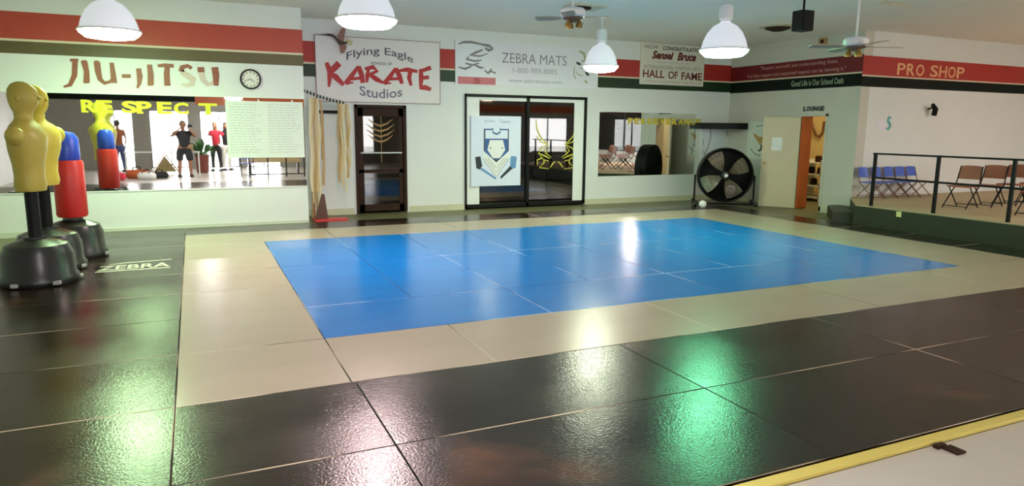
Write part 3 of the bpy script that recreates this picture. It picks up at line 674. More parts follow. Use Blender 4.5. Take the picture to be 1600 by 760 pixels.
# eagle emblem sheet on the right wall
c = thing('eagle_poster', 'pale round emblem sheet with an orange eagle beside the open cream door', 'poster', (XR * S, 7.43 * S, .6 * S))
cu, cv = -7.40 * S, .86 * S
late2 = c; bm = NB(); panel(bm, PR, cu - .42, cv - .42, cu + .34, cv + .42, -.016, .004); mk('sheet', bm, mat('pale_green_white', (.66, .72, .64), .5), c)
bm = NB(); ringp(bm, PR, cu, cv, .27, .285, .004, .006); mk('circle', bm, M_paper, c)
bm = NB()
for s_ in (-1, 1): prism(bm, PR, [(cu, cv + .02), (cu + s_ * .07, cv + .09), (cu + s_ * .25, cv + .17), (cu + s_ * .20, cv + .08), (cu + s_ * .08, cv - .03), (cu, cv - .06)], .004, .0065)
prism(bm, PR, [(cu - .045, cv + .08), (cu + .045, cv + .08), (cu + .05, cv - .09), (cu - .05, cv - .09)], .0066, .008)
mk('orange_eagle', bm, mat('eagle_orange', (.50, .30, .09), .5, var=.3, vscale=25), c)
bm = NB(); stroke(bm, PR, [(cu - .05, cv - .24, .03), (cu + .02, cv - .22, .05), (cu + .05, cv - .15, .06), (cu + .02, cv - .09, .03)], .004, .009); mk('dark_crescent', bm, mat('emblem_dark', (.04, .05, .03), .5), c)
bm = NB()
for k in range(9):
    a = PI * 1.22 + k * PI * .56 / 8; stroke(bm, PR, [(cu + .34 * math.cos(a) - .015, cv + .34 * math.sin(a), .045), (cu + .34 * math.cos(a) + .015, cv + .34 * math.sin(a), .045)], .004, .006)
for k in range(6):
    a = PI * .62 - k * PI * .3 / 6; stroke(bm, PR, [(cu + .33 * math.cos(a) - .012, cv + .33 * math.sin(a), .035), (cu + .33 * math.cos(a) + .012, cv + .33 * math.sin(a), .035)], .004, .006)
mk('ring_lettering', bm, M_grey, c)
# corner shelf with cord
c = thing('corner_shelf', 'black corner shelf high above the drum fan with a cord hanging from it', 'shelf', V(6.95, 7.95, 1.01))
bm = NB(); zz = 1.01 * S
PT = Plane((0, 0, 0), (1, 0, 0), (0, 0, 1), (0, 1, 0))
prism(bm, PT, [(6.58 * S, YB * S - .01), (XR * S - .01, YB * S - .01), (XR * S - .01, 7.66 * S), (7.0 * S, 7.68 * S), (6.58 * S, 7.95 * S)], zz, zz + .14); mk('shelf_body', bm, M_blk, c)
bm = NB(); p0 = Vector((6.72 * S, 7.9 * S, zz)); tube(bm, [p0, p0 + Vector((.01, 0, -.2)), p0 + Vector((-.03, .02, -.4)), p0 + Vector((-.1, .05, -.6))], .007, 6); mk('cord', bm, M_blk, c)
# band lettering on right wall
t = thing('band_lettering', 'two pale lines of small words on the dark red band above the open door', 'lettering', V(XR, 6.9, 1.7))
a = uvR(1186, 0)[0]; b = uvR(1308, 0)[0]
rose = mat('rose_white_ink', (.55, .28, .25), .5)
bm = NB(); text(bm, PR, '"Respect yourself, and understanding them,', -7.50 * S, 1.805 * S, -6.22 * S, 1.865 * S, .0065, .009, .005); mk('text_line', bm, rose, t)
bm = NB(); text(bm, PR, 'it is they respect and respected respect can be learning it."', -7.74 * S, 1.71 * S, -6.10 * S, 1.77 * S, .0065, .009, .005); mk('text_line', bm, rose, t)
bm = NB(); text(bm, PR, 'Good Life is Our School Oath', -6.93 * S, 1.565 * S, -6.12 * S, 1.64 * S, .0065, .009, .008); mk('text_line', bm, mat('pale_green_ink', (.34, .42, .30), .5), t)
t = thing('door_lettering', 'small black letters reading LOUNGE above the open doorway', 'lettering', V(XR, 6.5, 1.25))
u0, v0 = uvR(1253, 175); u1, v1 = uvR(1287, 166)
letters(PR, 'LOUNGE', -6.70 * S, 1.245 * S, -6.37 * S, 1.305 * S, M_ink, t, .001, .008, .05, .12)
# pro shop
t = thing('band_lettering', 'large cream letters reading PRO SHOP on the bright red band', 'lettering', V(7.9, YP, 1.7))
u0 = onY(1402, 107, YP).x; u1 = onY(1477, 110, YP).x
kk = (u1 - u0) / 5.62
letters(PP, 'PRO SHOP', u0, 1.675 * S, u0 + (u1 - u0) * 1.42, 1.815 * S, mat('orange_cream_vinyl', (.78, .42, .20), .5), t, .0065, .012, .012, .18)
# teal decal & sheet
u, v = onY(1389, 193, YP).x, onY(1389, 193, YP).z
c = thing('wall_decal', 'teal S shaped decal on the white wall above the blue chairs', 'decal', (u, YP * S, v - .12))
bm = NB(); stroke(bm, PP, [(u + .05, v + .11, .05), (u - .02, v + .115, .06), (u - .035, v + .05, .06), (u + .02, v + .0, .07), (u + .05, v - .05, .06), (u + .0, v - .11, .06), (u - .06, v - .10, .03)], .001, .006); mk('decal_letter', bm, M_teal, c)
tag(mk('paper_notice', (lambda b: panel(b, PP, u - .30, v - .13, u - .10, v + .07, .001, .003))(NB()), mat('faint_sheet', (.78, .76, .84), .5)), 'faint white sheet taped left of the teal decal', 'notice')
# security camera
p = onY(1450, 171, YP); c = thing('security_camera', 'small dark camera on a bracket high on the white wall under the red band', 'camera', p)
bm = NB(); tube(bm, [p, p + Vector((-.02, -.1, .03)), p + Vector((-.03, -.14, .06))], .018); mk('bracket', bm, M_blk, c)
bm = NB(); tube(bm, [p + Vector((.04, -.12, -.12)), p + Vector((.02, -.15, .0)), p + Vector((-.09, -.16, .09))], [.05, .055, .035], 12); mk('housing', bm, M_blk, c)

# ================================================================== PENDANT LAMPS
def lamp(x, y, z, label, tint, D=.55, k=1.0):
    t = thing('pendant_lamp', label, 'lamp', (x, y, z), 'pendant lamps'); r = D / 2; c = (x, y, z)
    bm = NB(); lathe(bm, [(r * .99, .0), (r * .97, .03), (r * .90, .12), (r * .74, .23), (r * .52, .315), (r * .28, .36), (r * .22, .37), (r * .22, .38), (r * .27, .355), (r * .5, .30), (r * .72, .22), (r * .88, .11), (r * .95, .0), (r * .99, 0)][:8] , c, 40)
    mk('dome', bm, M_dome, t, True)
    bm = NB(); lathe(bm, [(r * 1.05, -.012), (r * 1.06, .0), (r * 1.05, .01), (r * .98, .012), (r * .98, -.012)], c, 40); mk('rim', bm, M_white, t, True)
    bm = NB(); lathe(bm, [(r * 1.03, -.012), (r * .98, -.04), (r * .80, -.088), (r * .45, -.105), (0, -.11)], c, 40)
    mk('lens', bm, emit('lens_%02x%02x%02x' % tuple(int(q * 255 * min(1, 1)) for q in tint), tint, LAMP_E * k), t, True)
    bm = NB(); lathe(bm, [(.05, .37), (.07, .39), (.07, .40), (.095, .42), (.10, .55), (.085, .60), (.03, .62), (0, .62)], c, 24); mk('ballast', bm, M_white, t, True)
    bm = NB(); tube(bm, [(x, y, z + .6), (x, y, ZC * S - .03)], .011, 8); mk('cord', bm, M_white, t)
    bm = NB(); lathe(bm, [(.06, ZC * S - z - .035), (.07, ZC * S - z)], c, 20); mk('ceiling_cap', bm, M_white, t)
    return t
green, rose_, cool = (.62, 1.0, .66), (1.0, .80, .80), (.92, 1.0, .92)
lamp(-.862, 10.24, 2.78, 'glowing white dome lamp at the far left in front of the mirror wall', (.62, 1.0, .50), .68)
lamp(1.93, 8.34, 2.865, 'glowing dome lamp hanging above the karate sign', (1.0, .74, .74), .68)
lamp(6.5, 10.56, 2.70, 'smallest glowing dome lamp, hanging beside the right end of the sponsor banner', (.9, 1.0, .72), .58)
lamp(6.9, 7.93, 2.745, 'glowing dome lamp hanging right of the HALL OF FAME banner', (.22, 1.0, .48), .65, .8)
lamp(10.4, 1.3, 2.75, 'dome lamp hanging over the near end of the platform', (1, .62, .34), .55, .8)
lamp(13.4, 2.3, 2.75, 'dome lamp hanging in the middle of the platform room', (1, .72, .5), .55, .8)
lamp(15.0, 4.5, 2.77, 'dome lamp hanging at the far east end near the white wall', (1, .9, .9), .62, 1.2)
lamp(.25, 2.1, 2.77, 'dome lamp hanging over the front black mats just before the photographer', (1, .95, .95), .62, 1.4)
lamp(1.4, -2.6, 2.6, 'dome lamp hanging over the lobby behind the photographer', (1, .95, .9))

# ================================================================== CEILING FANS, SPEAKER
def cfan(x, y, z, label, rot, bl=.56):
    t = thing('ceiling_fan', label, 'fan', (x, y, z), 'ceiling fans'); c = (x, y, z)
    bm = NB(); tube(bm, [(x, y, z + .05), (x, y, ZC * S)], .014, 10); mk('rod', bm, M_white, t, True)
    bm = NB(); lathe(bm, [(.04, .07), (.12, .055), (.145, .03), (.145, -.03), (.12, -.045), (0, -.045)], c, 28); mk('motor', bm, M_white, t, True)
    bm = NB(); lathe(bm, [(.11, -.045), (.12, -.06), (.07, -.075), (.045, -.10), (0, -.10)], c, 28); hub = mk('hub', bm, M_blade, t, True)
    for k in range(4):
        a = rot + k * PI / 2; d_ = Vector((math.cos(a), math.sin(a), 0)); n_ = Vector((-d_.y, d_.x, .14)); o_ = Vector(c) + Vector((0, 0, -.052))
        bm = NB(); pts = [(.14, -.035), (.2, -.06), (.26, -.07), (bl + .05, -.075), (bl + .08, -.05), (bl + .08, .05), (bl + .05, .075), (.26, .07), (.2, .06), (.14, .035)]
        A = [bm.verts.new(o_ + d_ * p_ + n_ * q_) for p_, q_ in pts]; B = [bm.verts.new(v.co + Vector((0, 0, .008))) for v in A]
        bm.faces.new(A); bm.faces.new(B)
        for i in range(len(A)): bm.faces.new((A[i], A[(i + 1) % len(A)], B[(i + 1) % len(A)], B[i]))
        mk('blade', bm, mat('pale_blade', (.42, .36, .24), .5, var=.2), t)
    for k in range(3):
        a = rot + .5 + k * 2 * PI / 3; q = Vector((x + .075 * math.cos(a), y + .075 * math.sin(a), z - .115))
        bm = NB(); lathe(bm, [(.012, .04), (.018, .02), (.04, -.01), (.042, -.045), (.036, -.045), (.03, -.01), (0, .0)], q, 16); mk('light_cup', bm, M_gold, hub, True)
    return t
cfan(4.08, 7.27, 2.94, 'white ceiling fan with brass light cups hanging above the sponsor banner', .9, .36)
cfan(7.4, 6.17, 2.69, 'white ceiling fan on a long rod in front of the red band corner', -.35, .5)
cfan(7.25, 11.6, 3.1, 'distant ceiling fan half hidden behind the nearer fan above the sponsor banner', .7, .4) if False else None
p = onZ(1255, 33, 3.16 / S)
c = thing('hanging_speaker', 'black box speaker hung from the ceiling at the upper right', 'speaker', p)
bm = boxb((p.x - .11, p.y - .1, p.z - .14), (p.x + .11, p.y + .1, p.z + .14), .012); mk('cabinet', bm, M_blk, c)
bm = boxb((p.x - .095, p.y - .108, p.z - .125), (p.x + .095, p.y - .1, p.z + .125), .004); mk('grille', bm, mat('black_cloth_grille', (.005, .005, .005), .9), c)
bm = NB(); tube(bm, [(p.x, p.y, p.z + .13), (p.x, p.y, ZC * S)], .015); mk('bracket', bm, M_blk, c)
p = onZ(1216, 41, ZC); c = thing('ceiling_vent', 'small round dark ceiling vent left of the hanging speaker', 'vent', p)
bm = NB(); lathe(bm, [(.34, 0), (.34, -.015), (.24, -.03), (.24, 0)], p, 28); mk('ring', bm, mat('cream_paint', (.6, .55, .4), .5), c)
bm = NB(); lathe(bm, [(.22, 0), (.22, -.05), (.1, -.09), (0, -.09)], p, 28); mk('cone', bm, M_brown, c)
p = onZ(908, 9, ZC); c = thing('ceiling_vent', 'dark brown ceiling vent just behind the rod of the nearer ceiling fan', 'vent', p)
bm = boxb((p.x - .22, p.y - .2, p.z - .03), (p.x + .35, p.y + .2, p.z)); mk('ring', bm, mat('cream_paint', (.6, .55, .4), .5), c)
bm = boxb((p.x - .12, p.y - .15, p.z - .07), (p.x + .1, p.y + .15, p.z - .03)); mk('louvre', bm, M_brown, c)
p = onY(1288, 65, 7.6); p = onZ(1288, 65, 2.16)
p = onX(1288, 65, XR); c = thing('smoke_detector', 'small orange brown alarm box on the right wall above the red band', 'alarm', p)
bm = boxb((p.x - .05, p.y - .09, p.z - .07), (p.x, p.y + .09, p.z + .07), .01); mk('case', bm, mat('amber_box', (.45, .26, .1), .5), c)
bm = NB(); lathe(bm, [(.04, 0), (.03, .02), (0, .025)], p + Vector((-.05, 0, 0)), 16, Vector((-1, 0, 0)).to_track_quat('Z', 'Y').to_matrix().to_4x4()); mk('horn', bm, M_brown, c)
a = onZ(1308, 17, ZC); b = onZ(1345, 9, ZC); bm = NB(); tube(bm, [a + Vector((0, 0, -.012)), b + Vector((0, 0, -.012))], .02); tag(mk('ceiling_conduit', bm, M_wallw), 'short pale conduit on the ceiling right of the speaker', 'pipe')
a = onZ(1375, 2, ZC); b = onZ(1424, 8.5, ZC); bm = NB(); tube(bm, [a + Vector((0, 0, -.012)), b + Vector((0, 0, -.012))], .02); tag(mk('ceiling_conduit', bm, M_baseb), 'pale conduit on the ceiling at the top right above the PRO SHOP band', 'pipe')

# ================================================================== DRUM FAN
fc = V(6.42, 7.22, 0); fc.z = .66; R_ = .585
c = thing('drum_fan', 'large black drum fan on a wheeled stand in the back right corner', 'fan', (fc.x, fc.y, 0))
ax = (Vector((0, 0, 0)) - Vector((fc.x, fc.y, 0))).normalized(); ax = Matrix.Rotation(.16, 3, 'Z') @ ax
Q = ax.to_track_quat('Z', 'Y').to_matrix().to_4x4()
bm = NB()
prof = [(R_ - .02, -.13), (R_, -.14), (R_ + .005, 0), (R_, .14), (R_ - .02, .15), (R_ - .035, .14), (R_ - .02, .0), (R_ - .035, -.13), (R_ - .02, -.13)]
lathe(bm, prof[:-1] + [prof[0]], fc, 56, Q)
mk('drum', bm, M_blk, c, True)
bm = NB(); wm = lambda r, a, z: fc + Q @ Vector((r * math.cos(a), r * math.sin(a), z))
for k in range(36): tube(bm, [wm(.08, k * PI / 18, .17), wm(R_ * .7, k * PI / 18, .165), wm(R_ - .02, k * PI / 18, .14)], .0022, 4)
for r in (.1, .22, .34, .46, .56): tube(bm, [wm(r, k * PI / 20, .17 - .03 * (r / R_) ** 3) for k in range(40)], .0025, 4, True)
fg = mk('front_grille', bm, M_blk, c)
bm = NB()
for k in range(12): tube(bm, [wm(.08, k * PI / 6, -.14), wm(R_ - .02, k * PI / 6, -.13)], .003, 4)
for r in (.2, .4): tube(bm, [wm(r, k * PI / 20, -.14) for k in range(40)], .003, 4, True)
mk('rear_grille', bm, M_blk, c)
for k in range(4):
    a0 = k * PI / 2 + .5; bm = NB(); rings = []
    for i in range(8):
        r = .09 + i * (.52 - .09) / 7; hw = .34 + .10 * math.sin(i / 7 * PI); tw = .07 - .03 * i / 7
        rings.append([wm(r, a0 + s_ * hw, -.02 + s_ * tw) for s_ in (-1, -.5, 0, .5, 1)])
    vv = [[bm.verts.new(p_) for p_ in r_] for r_ in rings]; vb = [[bm.verts.new(p_ + ax * .006) for p_ in r_] for r_ in rings]
    for i in range(7):
        for j in range(4):
            bm.faces.new((vv[i][j], vv[i + 1][j], vv[i + 1][j + 1], vv[i][j + 1])); bm.faces.new((vb[i][j], vb[i][j + 1], vb[i + 1][j + 1], vb[i + 1][j]))
    mk('blade', bm, mat('grey_brown_blade', (.20, .16, .11), .35, var=.2), c, True)
bm = NB(); lathe(bm, [(.09, -.1), (.1, -.08), (.1, .04), (.07, .08), (0, .085)], fc, 24, Q); mk('motor', bm, M_blkp, c, True)
bm = NB(); lathe(bm, [(.035, .17), (.035, .178), (0, .18)], fc, 20, Q); mk('badge', bm, M_paper, fg)
side = Vector((-ax.y, ax.x, 0))
bm = NB()
for s_ in (-1, 1):
    e0 = fc + side * s_ * (R_ + .04)
    tube(bm, [e0, Vector((e0.x, e0.y, .12)), Vector((e0.x, e0.y, .05)) + side * -s_ * .05], .02)
    b0 = Vector((e0.x, e0.y, .06)); tube(bm, [b0 - ax * .26, b0 + ax * .26], .02)
tube(bm, [fc * 1 + side * -(R_ + .04) + Vector((0, 0, -.63)), fc + side * (R_ + .04) + Vector((0, 0, -.63))], .02)
mk('stand', bm, M_blk, c, True)
for s_ in (-1, 1):
    for q in (-1, 1):
        w_ = fc + side * s_ * (R_ + .04) + ax * q * .25; w_.z = .061
        bm = NB(); lathe(bm, [(.02, -.025), (.055, -.022), (.06, 0), (.055, .022), (.02, .025)], w_, 20, side.to_track_quat('Z', 'Y').to_matrix().to_4x4()); mk('wheel', bm, M_blkp, c, True)
# control box low on grille
bm = NB(); q_ = wm(.30, -PI / 2 - .0, .2) + side * .10
lathe(bm, [(.11, -.02), (.12, 0), (.11, .03), (.05, .035), (.045, .05), (0, .05)], q_, 24, Q); mk('control_dial', bm, mat('dim_brown_plastic', (.10, .07, .055), .35), c, True)
p = onZ(1098, 325, 0)
bm = NB(); ball(bm, (p.x, p.y, .08), .08, u=24, v=16); tag(mk('white_ball', bm, M_white, smooth=True), 'small white ball on the mat in front of the drum fan', 'ball')

# ================================================================== BELT RACK, LEANING BOARD
def onYv(x, y, Y): return onY(x, y, Y)
c = thing('belt_rack', 'black and white striped rail in the recess left of the brown door', 'rack', V(1.3, 7.8, 1.25))
a = onY(487, 147, 7.62); pts = [Vector((1.06 * S, 7.5 * S, 1.36 * S)), onY(500, 151, 7.7), onY(520, 157, 7.8), onY(535, 160, 7.85), onY(541, 166, 7.9), Vector((onY(543, 172, 8.0).x, YB * S, 1.22 * S))]
bm = NB(); tube(bm, pts, .028, 10); 
ms = bpy.data.materials.new('striped_wrap'); ms.use_nodes = True; nt = ms.node_tree; wv = nt.nodes.new('ShaderNodeTexWave'); wv.inputs['Scale'].default_value = 5; wv.wave_profile = 'SIN'
cr = nt.nodes.new('ShaderNodeValToRGB'); cr.color_ramp.interpolation = 'CONSTANT'; cr.color_ramp.elements[0].color = (.01, .01, .01, 1); cr.color_ramp.elements[1].position = .55; cr.color_ramp.elements[1].color = (.6, .6, .6, 1)
tcn = nt.nodes.new('ShaderNodeTexCoord'); nt.links.new(tcn.outputs['Object'], wv.inputs[0]); nt.links.new(wv.outputs[0], cr.inputs[0]); nt.links.new(cr.outputs[0], nt.nodes['Principled BSDF'].inputs['Base Color'])
mk('rail', bm, ms, c, True)
fr = thing('wall_bracket', 'thin tan uprights with a black top bar on the wall left of the brown door', 'frame', onY(515, 290, YB - .02))
bm = NB(); a = uvs(499, 175); b = uvs(535, 178); panel(bm, PB, a[0], b[1], b[0], a[1] + .03, 0, .05); mk('top_bar', bm, M_blk, fr)
for x in (501, 530):
    bm = NB(); a = uvs(x, 180); b = uvs(x + 3, 268 if x > 510 else 250); panel(bm, PB, a[0], b[1], a[0] + .05, a[1], 0, .03); mk('upright', bm, M_belt2, fr)
def belt(x, y0, y1, w, Y, m_, i, side_):
    p0 = onY(x, y0, Y); p1 = onY(x + (y1 - y0) * .03 + random.uniform(-2, 2), y1, Y)
    bm = NB(); n = 10; L_ = []
    for k in range(n + 1):
        q = p0.lerp(p1, k / n) + Vector((.012 * math.sin(k * 1.3 + i), -.01 * math.cos(k * .9 + i), 0)); L_.append(q)
    for s_ in (0,):
        prev = None
        for k, q in enumerate(L_):
            wv_ = w * (.8 + .2 * math.sin(k + i)); r_ = [bm.verts.new(q + Vector((dx, dy, 0))) for dx, dy in ((-wv_ / 2, 0), (-wv_ / 2, .012), (wv_ / 2, .012), (wv_ / 2, 0))]
            if prev:
                for j in range(4): bm.faces.new((prev[j], prev[(j + 1) % 4], r_[(j + 1) % 4], r_[j]))
            else: bm.faces.new(r_)
            prev = r_
        bm.faces.new(prev)
    tag(mk('training_belt', bm, m_), '%s hanging belt, %s from the left in the %s bundle on the striped rail' % ({'cream_belt': 'cream', 'tan_belt': 'tan', 'pale_belt': 'pale'}[m_.name], ordn[i], side_), 'belt', 'belts hanging on the rail')
ms3 = [M_beltw, M_belt, M_belt2, M_belt, M_beltw, M_belt2, M_belt]
for i, x in enumerate((484, 487.5, 491, 494.5, 498, 502)): belt(x, 152 + (x - 484) * .2, (300, 318, 345, 300, 328, 290)[i], .05, 7.62 + .018 * i, ms3[i], i, 'left')
for i, x in enumerate((529, 533, 537, 541, 545)): belt(x, 161 + (x - 529) * .2, (285, 292, 300, 278, 262)[i], .05, 7.80 + .02 * i, ms3[(i + 2) % 7], i, 'right')
# red base with a leaning dark board
p = onZ(511, 342, FZ / S)
tag(mk('red_tray', boxb((p.x - .28, 7.5 * S, FZ), (p.x + .30, 7.68 * S, FZ + .045), .01), M_redp), 'flat red tray on the floor under the hanging belts', 'tray')
bm = NB(); PQ2 = Plane((0, 7.60 * S, 0), (1, 0, 0), (0, -1, 0)); a = [uvB(x, y, PQ2) for x, y in ((493, 339), (513, 338), (507, 300), (503, 300))]
prism(bm, PQ2, a, -.02, .02); o = tag(mk('leaning_board', bm, mat('red_brown_board', (.10, .035, .02), .45, var=.3)), 'narrow tapering dark brown board standing in the red tray', 'board')
o.location.z = FZ + .046
for i, (x, m_) in enumerate(((489, M_belt2), (492, M_orange), (497, M_belt))):
    a = onY(x, 336, 7.84); b = onY(x - 1, 250 + 12 * i, 7.98)
    a.z = FZ + .004
    bm = NB(); tube(bm, [a, b], .014, 8); tag(mk('wooden_staff', bm, m_, smooth=True), ['tan wooden staff, leftmost of three leaning behind the hanging belts', 'orange wooden staff, middle of three leaning behind the hanging belts', 'pale wooden staff, rightmost of three leaning behind the hanging belts'][i], 'staff', 'staffs leaning in the recess')

# ================================================================== PLATFORM, RAILING, CHAIRS
PZ = .212
c = thing('platform', 'raised platform with dark green skirt and tan carpet at the right', 'platform', V(8.5, 4, 0))
poly = [(6.5, 2.2), (6.5, 5.25), (7.16, YP - .015), (XE - .01, YP - .015), (XE - .01, 2.2)]
bm = NB(); prism(bm, PT, [(a * S, b * S) for a, b in poly], FZ, PZ * S - .02); mk('skirt', bm, M_plat, c)
bm = NB(); prism(bm, PT, [((a + (.0 if a > 6.55 else .012)) * S, b * S) for a, b in poly], PZ * S - .0199, PZ * S); mk('carpet', bm, M_carpet, c)
p = onX(1405, 335, XP); PX_ = Plane((XP * S, 0, 0), (0, -1, 0), (-1, 0, 0))
bm = NB(); panel(bm, PX_, -p.y - .045, p.z - .045, -p.y + .045, p.z + .045, .001, .004); tag(mk('sticky_note', bm, mat('pale_yellow_paper', (.7, .7, .3), .6)), 'pale yellow note stuck on the dark green platform skirt', 'note')
st = thing('step_box', 'low dark green step at the chamfered corner of the platform', 'step', V(6.75, 5.8, 0))
poly = [(6.62, 5.36), (7.16, 5.87), (7.165, 6.02), (6.98, 6.02), (6.47, 5.50)]
bm = NB(); prism(bm, PT, [(a * S, b * S) for a, b in poly], FZ, .105 * S); mk('tread_block', bm, M_plat, st)
# railing
r = thing('guard_rail', 'black metal guard rail along the front of the platform', 'railing', V(XP + .05, 4.3, PZ))
yy = [5.09, 4.40, 3.71, 3.02]
for y in yy: mk('post', boxh((XP + .035, y - .014, PZ), (XP + .06, y + .014, .768)), M_blk, r)
mk('top_rail', boxh((XP + .03, 2.9, .757), (XP + .065, 5.11, .775)), M_blk, r); mk('middle_rail', boxh((XP + .037, 2.9, .505), (XP + .058, 5.08, .525)), M_blk, r)
# folding chairs
def fold_chair(label, ms_, ml, loc, rz, group, cat='chair'):
    t = thing('folding_chair', label, cat, (0, 0, 0), group)
    # faces -Y ; seat z .43
    bm = NB(); box(bm, (-.2, -.2, .415), (.2, .19, .44), .012); mk('seat', bm, ms_, t, True)
    bm = NB(); rows = []
    for i in range(7):
        z = .56 + i * .26 / 6; yb_ = .20 + (z - .44) * .22
        w_ = .20 - .02 * (i / 6) ** 3
        rows.append([(x * w_, yb_ + .02 * (x * x - 1) * -1, z + (.015 if 0 < i else 0) * (1 - abs(x) ** 3)) for x in (-1, -.6, -.2, .2, .6, 1)])
    A = [[bm.verts.new(q) for q in r_] for r_ in rows]; B = [[bm.verts.new((q[0], q[1] + .014, q[2])) for q in r_] for r_ in rows]
    for i in range(6):
        for j in range(5):
            bm.faces.new((A[i][j], A[i][j + 1], A[i + 1][j + 1], A[i + 1][j])); bm.faces.new((B[i][j], B[i + 1][j], B[i + 1][j + 1], B[i][j + 1]))
    for i in range(6):
        bm.faces.new((A[i][0], A[i + 1][0], B[i + 1][0], B[i][0])); bm.faces.new((A[i][5], B[i][5], B[i + 1][5], A[i + 1][5]))
    for j in range(5): bm.faces.new((A[0][j], B[0][j], B[0][j + 1], A[0][j + 1])); bm.faces.new((A[6][j], A[6][j + 1], B[6][j + 1], B[6][j]))
    mk('backrest', bm, ms_, t, True)
    for s_ in (-1, 1):
        bm = NB(); tube(bm, [(s_ * .205, -.26, .0), (s_ * .205, .19, .44), (s_ * .19, .29, .82)], .011, 8); mk('front_leg', bm, ml, t, True)
        bm = NB(); tube(bm, [(s_ * .185, .27, .0), (s_ * .185, -.12, .42)], .011, 8); mk('rear_leg', bm, ml, t, True)
    bm = NB(); tube(bm, [(-.205, -.22, .04), (.205, -.22, .04)], .008); tube(bm, [(-.185, .23, .05), (.185, .23, .05)], .008); mk('stretcher', bm, ml, t, True)
    t.location = loc; t.rotation_euler.z = rz
    return t
proto = None
xs = [onY(x, 290, 5.68).x for x in (1361, 1381, 1400, 1418, 1435)]
for i, x in enumerate(xs):
    lab = 'blue folding chair against the white wall on the platform, %s from the left' % ordn[i]
    if proto is None: proto = o = fold_chair(lab, M_bluec, M_leg, (x, 5.6 * S, PZ * S), -.05, 'blue folding chairs on the platform')
    else: o = copy_tree(proto); o['label'] = lab
    o.location = (x, 5.68 * S, PZ * S + .008); o.rotation_euler.z = 0; o.scale = (.74, .74, .70)
proto = None; n = 0
M_brnc = mat('brick_vinyl', (.30, .075, .035), .45)
for r_, Y in enumerate((4.62, 3.9, 3.2)):
    for i in range(4):
        lab = 'brick red folding chair in the platform row %s the wall, %s from the rail' % (['nearest', 'midway from', 'farthest from'][r_], ordn[i])
        if proto is None: proto = o = fold_chair(lab, M_brnc, M_blk, (0, 0, 0), 0, 'brick red chairs on the platform')
        else: o = copy_tree(proto); o['label'] = lab
        o.location = ((7.3 + .42 * i) * S, Y * S, PZ * S + .008); o.rotation_euler.z = -PI / 2 + .15; o.scale = (.9, .9, .85)
# a tall black case by the second post
p = V(6.98, 4.62, PZ)

# side room furnishings
c = thing('wall_garland', 'dark looped garland on the yellow wall seen through the doorway', 'garland', onX(1280, 190, 8.68))
Pg = Plane((8.69 * S, 0, 0), (0, -1, 0), (-1, 0, 0))
a = [onX(x, y, 8.68) for x, y in ((1268, 186), (1271, 200), (1276, 211), (1282, 214), (1287, 206), (1289, 190))]
bm = NB(); tube(bm, [Vector((8.67 * S, q.y, q.z)) for q in a], .03, 8); mk('loop', bm, M_leg, c, True)
c = thing('shelf_unit', 'pale shelf unit with stacked dark things seen through the doorway', 'shelf', V(8.3, 6.95, 0))
a = onX(1262, 320, 8.3); b = onX(1290, 270, 8.3); y0, y1 = b.y, a.y
for k in range(4): mk('shelf_board', boxb((8.15 * S, y0 - .1, .05 + .27 * k), (8.5 * S, y1 + .2, .08 + .27 * k)), M_paper, c)
for y in (y0 - .08, y1 + .15): mk('upright', boxb((8.15 * S, y - .02, FZ), (8.5 * S, y + .02, .95)), M_paper, c)
for k in range(5):
    y = y0 + (y1 - y0) * (k + .5) / 5; zz = .08 + .27 * (k % 3 + 1) if k % 3 < 3 else 0
    bm = NB(); lathe(bm, [(.07, 0), (.08, .03), (.075, .13), (.05, .15), (0, .155)], (8.3 * S, y, .083 + .27 * (1 + k % 3)), 14)
    tag(mk('storage_jar', bm, M_brown, smooth=True), 'dark jar on the pale shelf unit in the side room, %s from the doorway edge' % ordn[k], 'jar', 'jars in the side room')
L = thing('ceiling_lamp', 'warm round lamp on the side room ceiling', 'lamp', V(7.9, 6.8, 2.1))
bm = NB(); lathe(bm, [(.17, .09), (.18, .05), (.12, .01), (0, 0)], V(7.9, 6.8, ZC) - Vector((0, 0, .1)), 24); mk('bowl', bm, emit('warm_bowl', (1, .78, .42), 90), L, True)
bm = NB(); lathe(bm, [(.19, .09), (.19, .1)], V(7.9, 6.8, ZC) - Vector((0, 0, .1)), 24); mk('base', bm, M_white, L)

# ================================================================== FREESTANDING BAGS AND DUMMIES (left)
def base_part(t, x, y, lab=None, R_=.31, H_=.46):
    bm = NB(); lathe(bm, [(R_ * .96, 0), (R_, .02), (R_, .07), (R_ * .93, .10), (R_ * .90, .30), (R_ * .78, .40), (R_ * .5, H_ - .02), (.11, H_), (.11, H_ + .02), (0, H_ + .02)], (x, y, 0), 32); mk('base', bm, M_blkp, t, True)
    bm = NB(); 
    for k in range(6):
        a = k * PI / 3 - .3; box(bm, (x + R_ * .97 * math.cos(a) - .035, y + R_ * .97 * math.sin(a) - .035, .015), (x + R_ * .97 * math.cos(a) + .035, y + R_ * .97 * math.sin(a) + .035, .055), .01)
    mk('foot_pads', bm, mat('grey_rubber', (.35, .36, .34), .5), t)
x, y = -.86 * S, 6.10 * S
t = thing('standing_bag', 'red and blue freestanding punching bag on a black base beside the left mirror', 'punching bag', (x, y, 0)); base_part(t, x, y, None, .355)
bm = NB(); lathe(bm, [(0, .5), (.155, .5), (.17, .53), (.165, 1.16), (.15, 1.19), (0, 1.19)], (x, y, 0), 32); mk('red_cover', bm, M_redp, t, True)
bm = NB(); lathe(bm, [(0, 1.19), (.13, 1.19), (.14, 1.22), (.135, 1.45), (.09, 1.52), (0, 1.54)], (x, y, 0), 32); mk('blue_cap', bm, mat('blue_vinyl', (.02, .06, .5), .35), t, True)
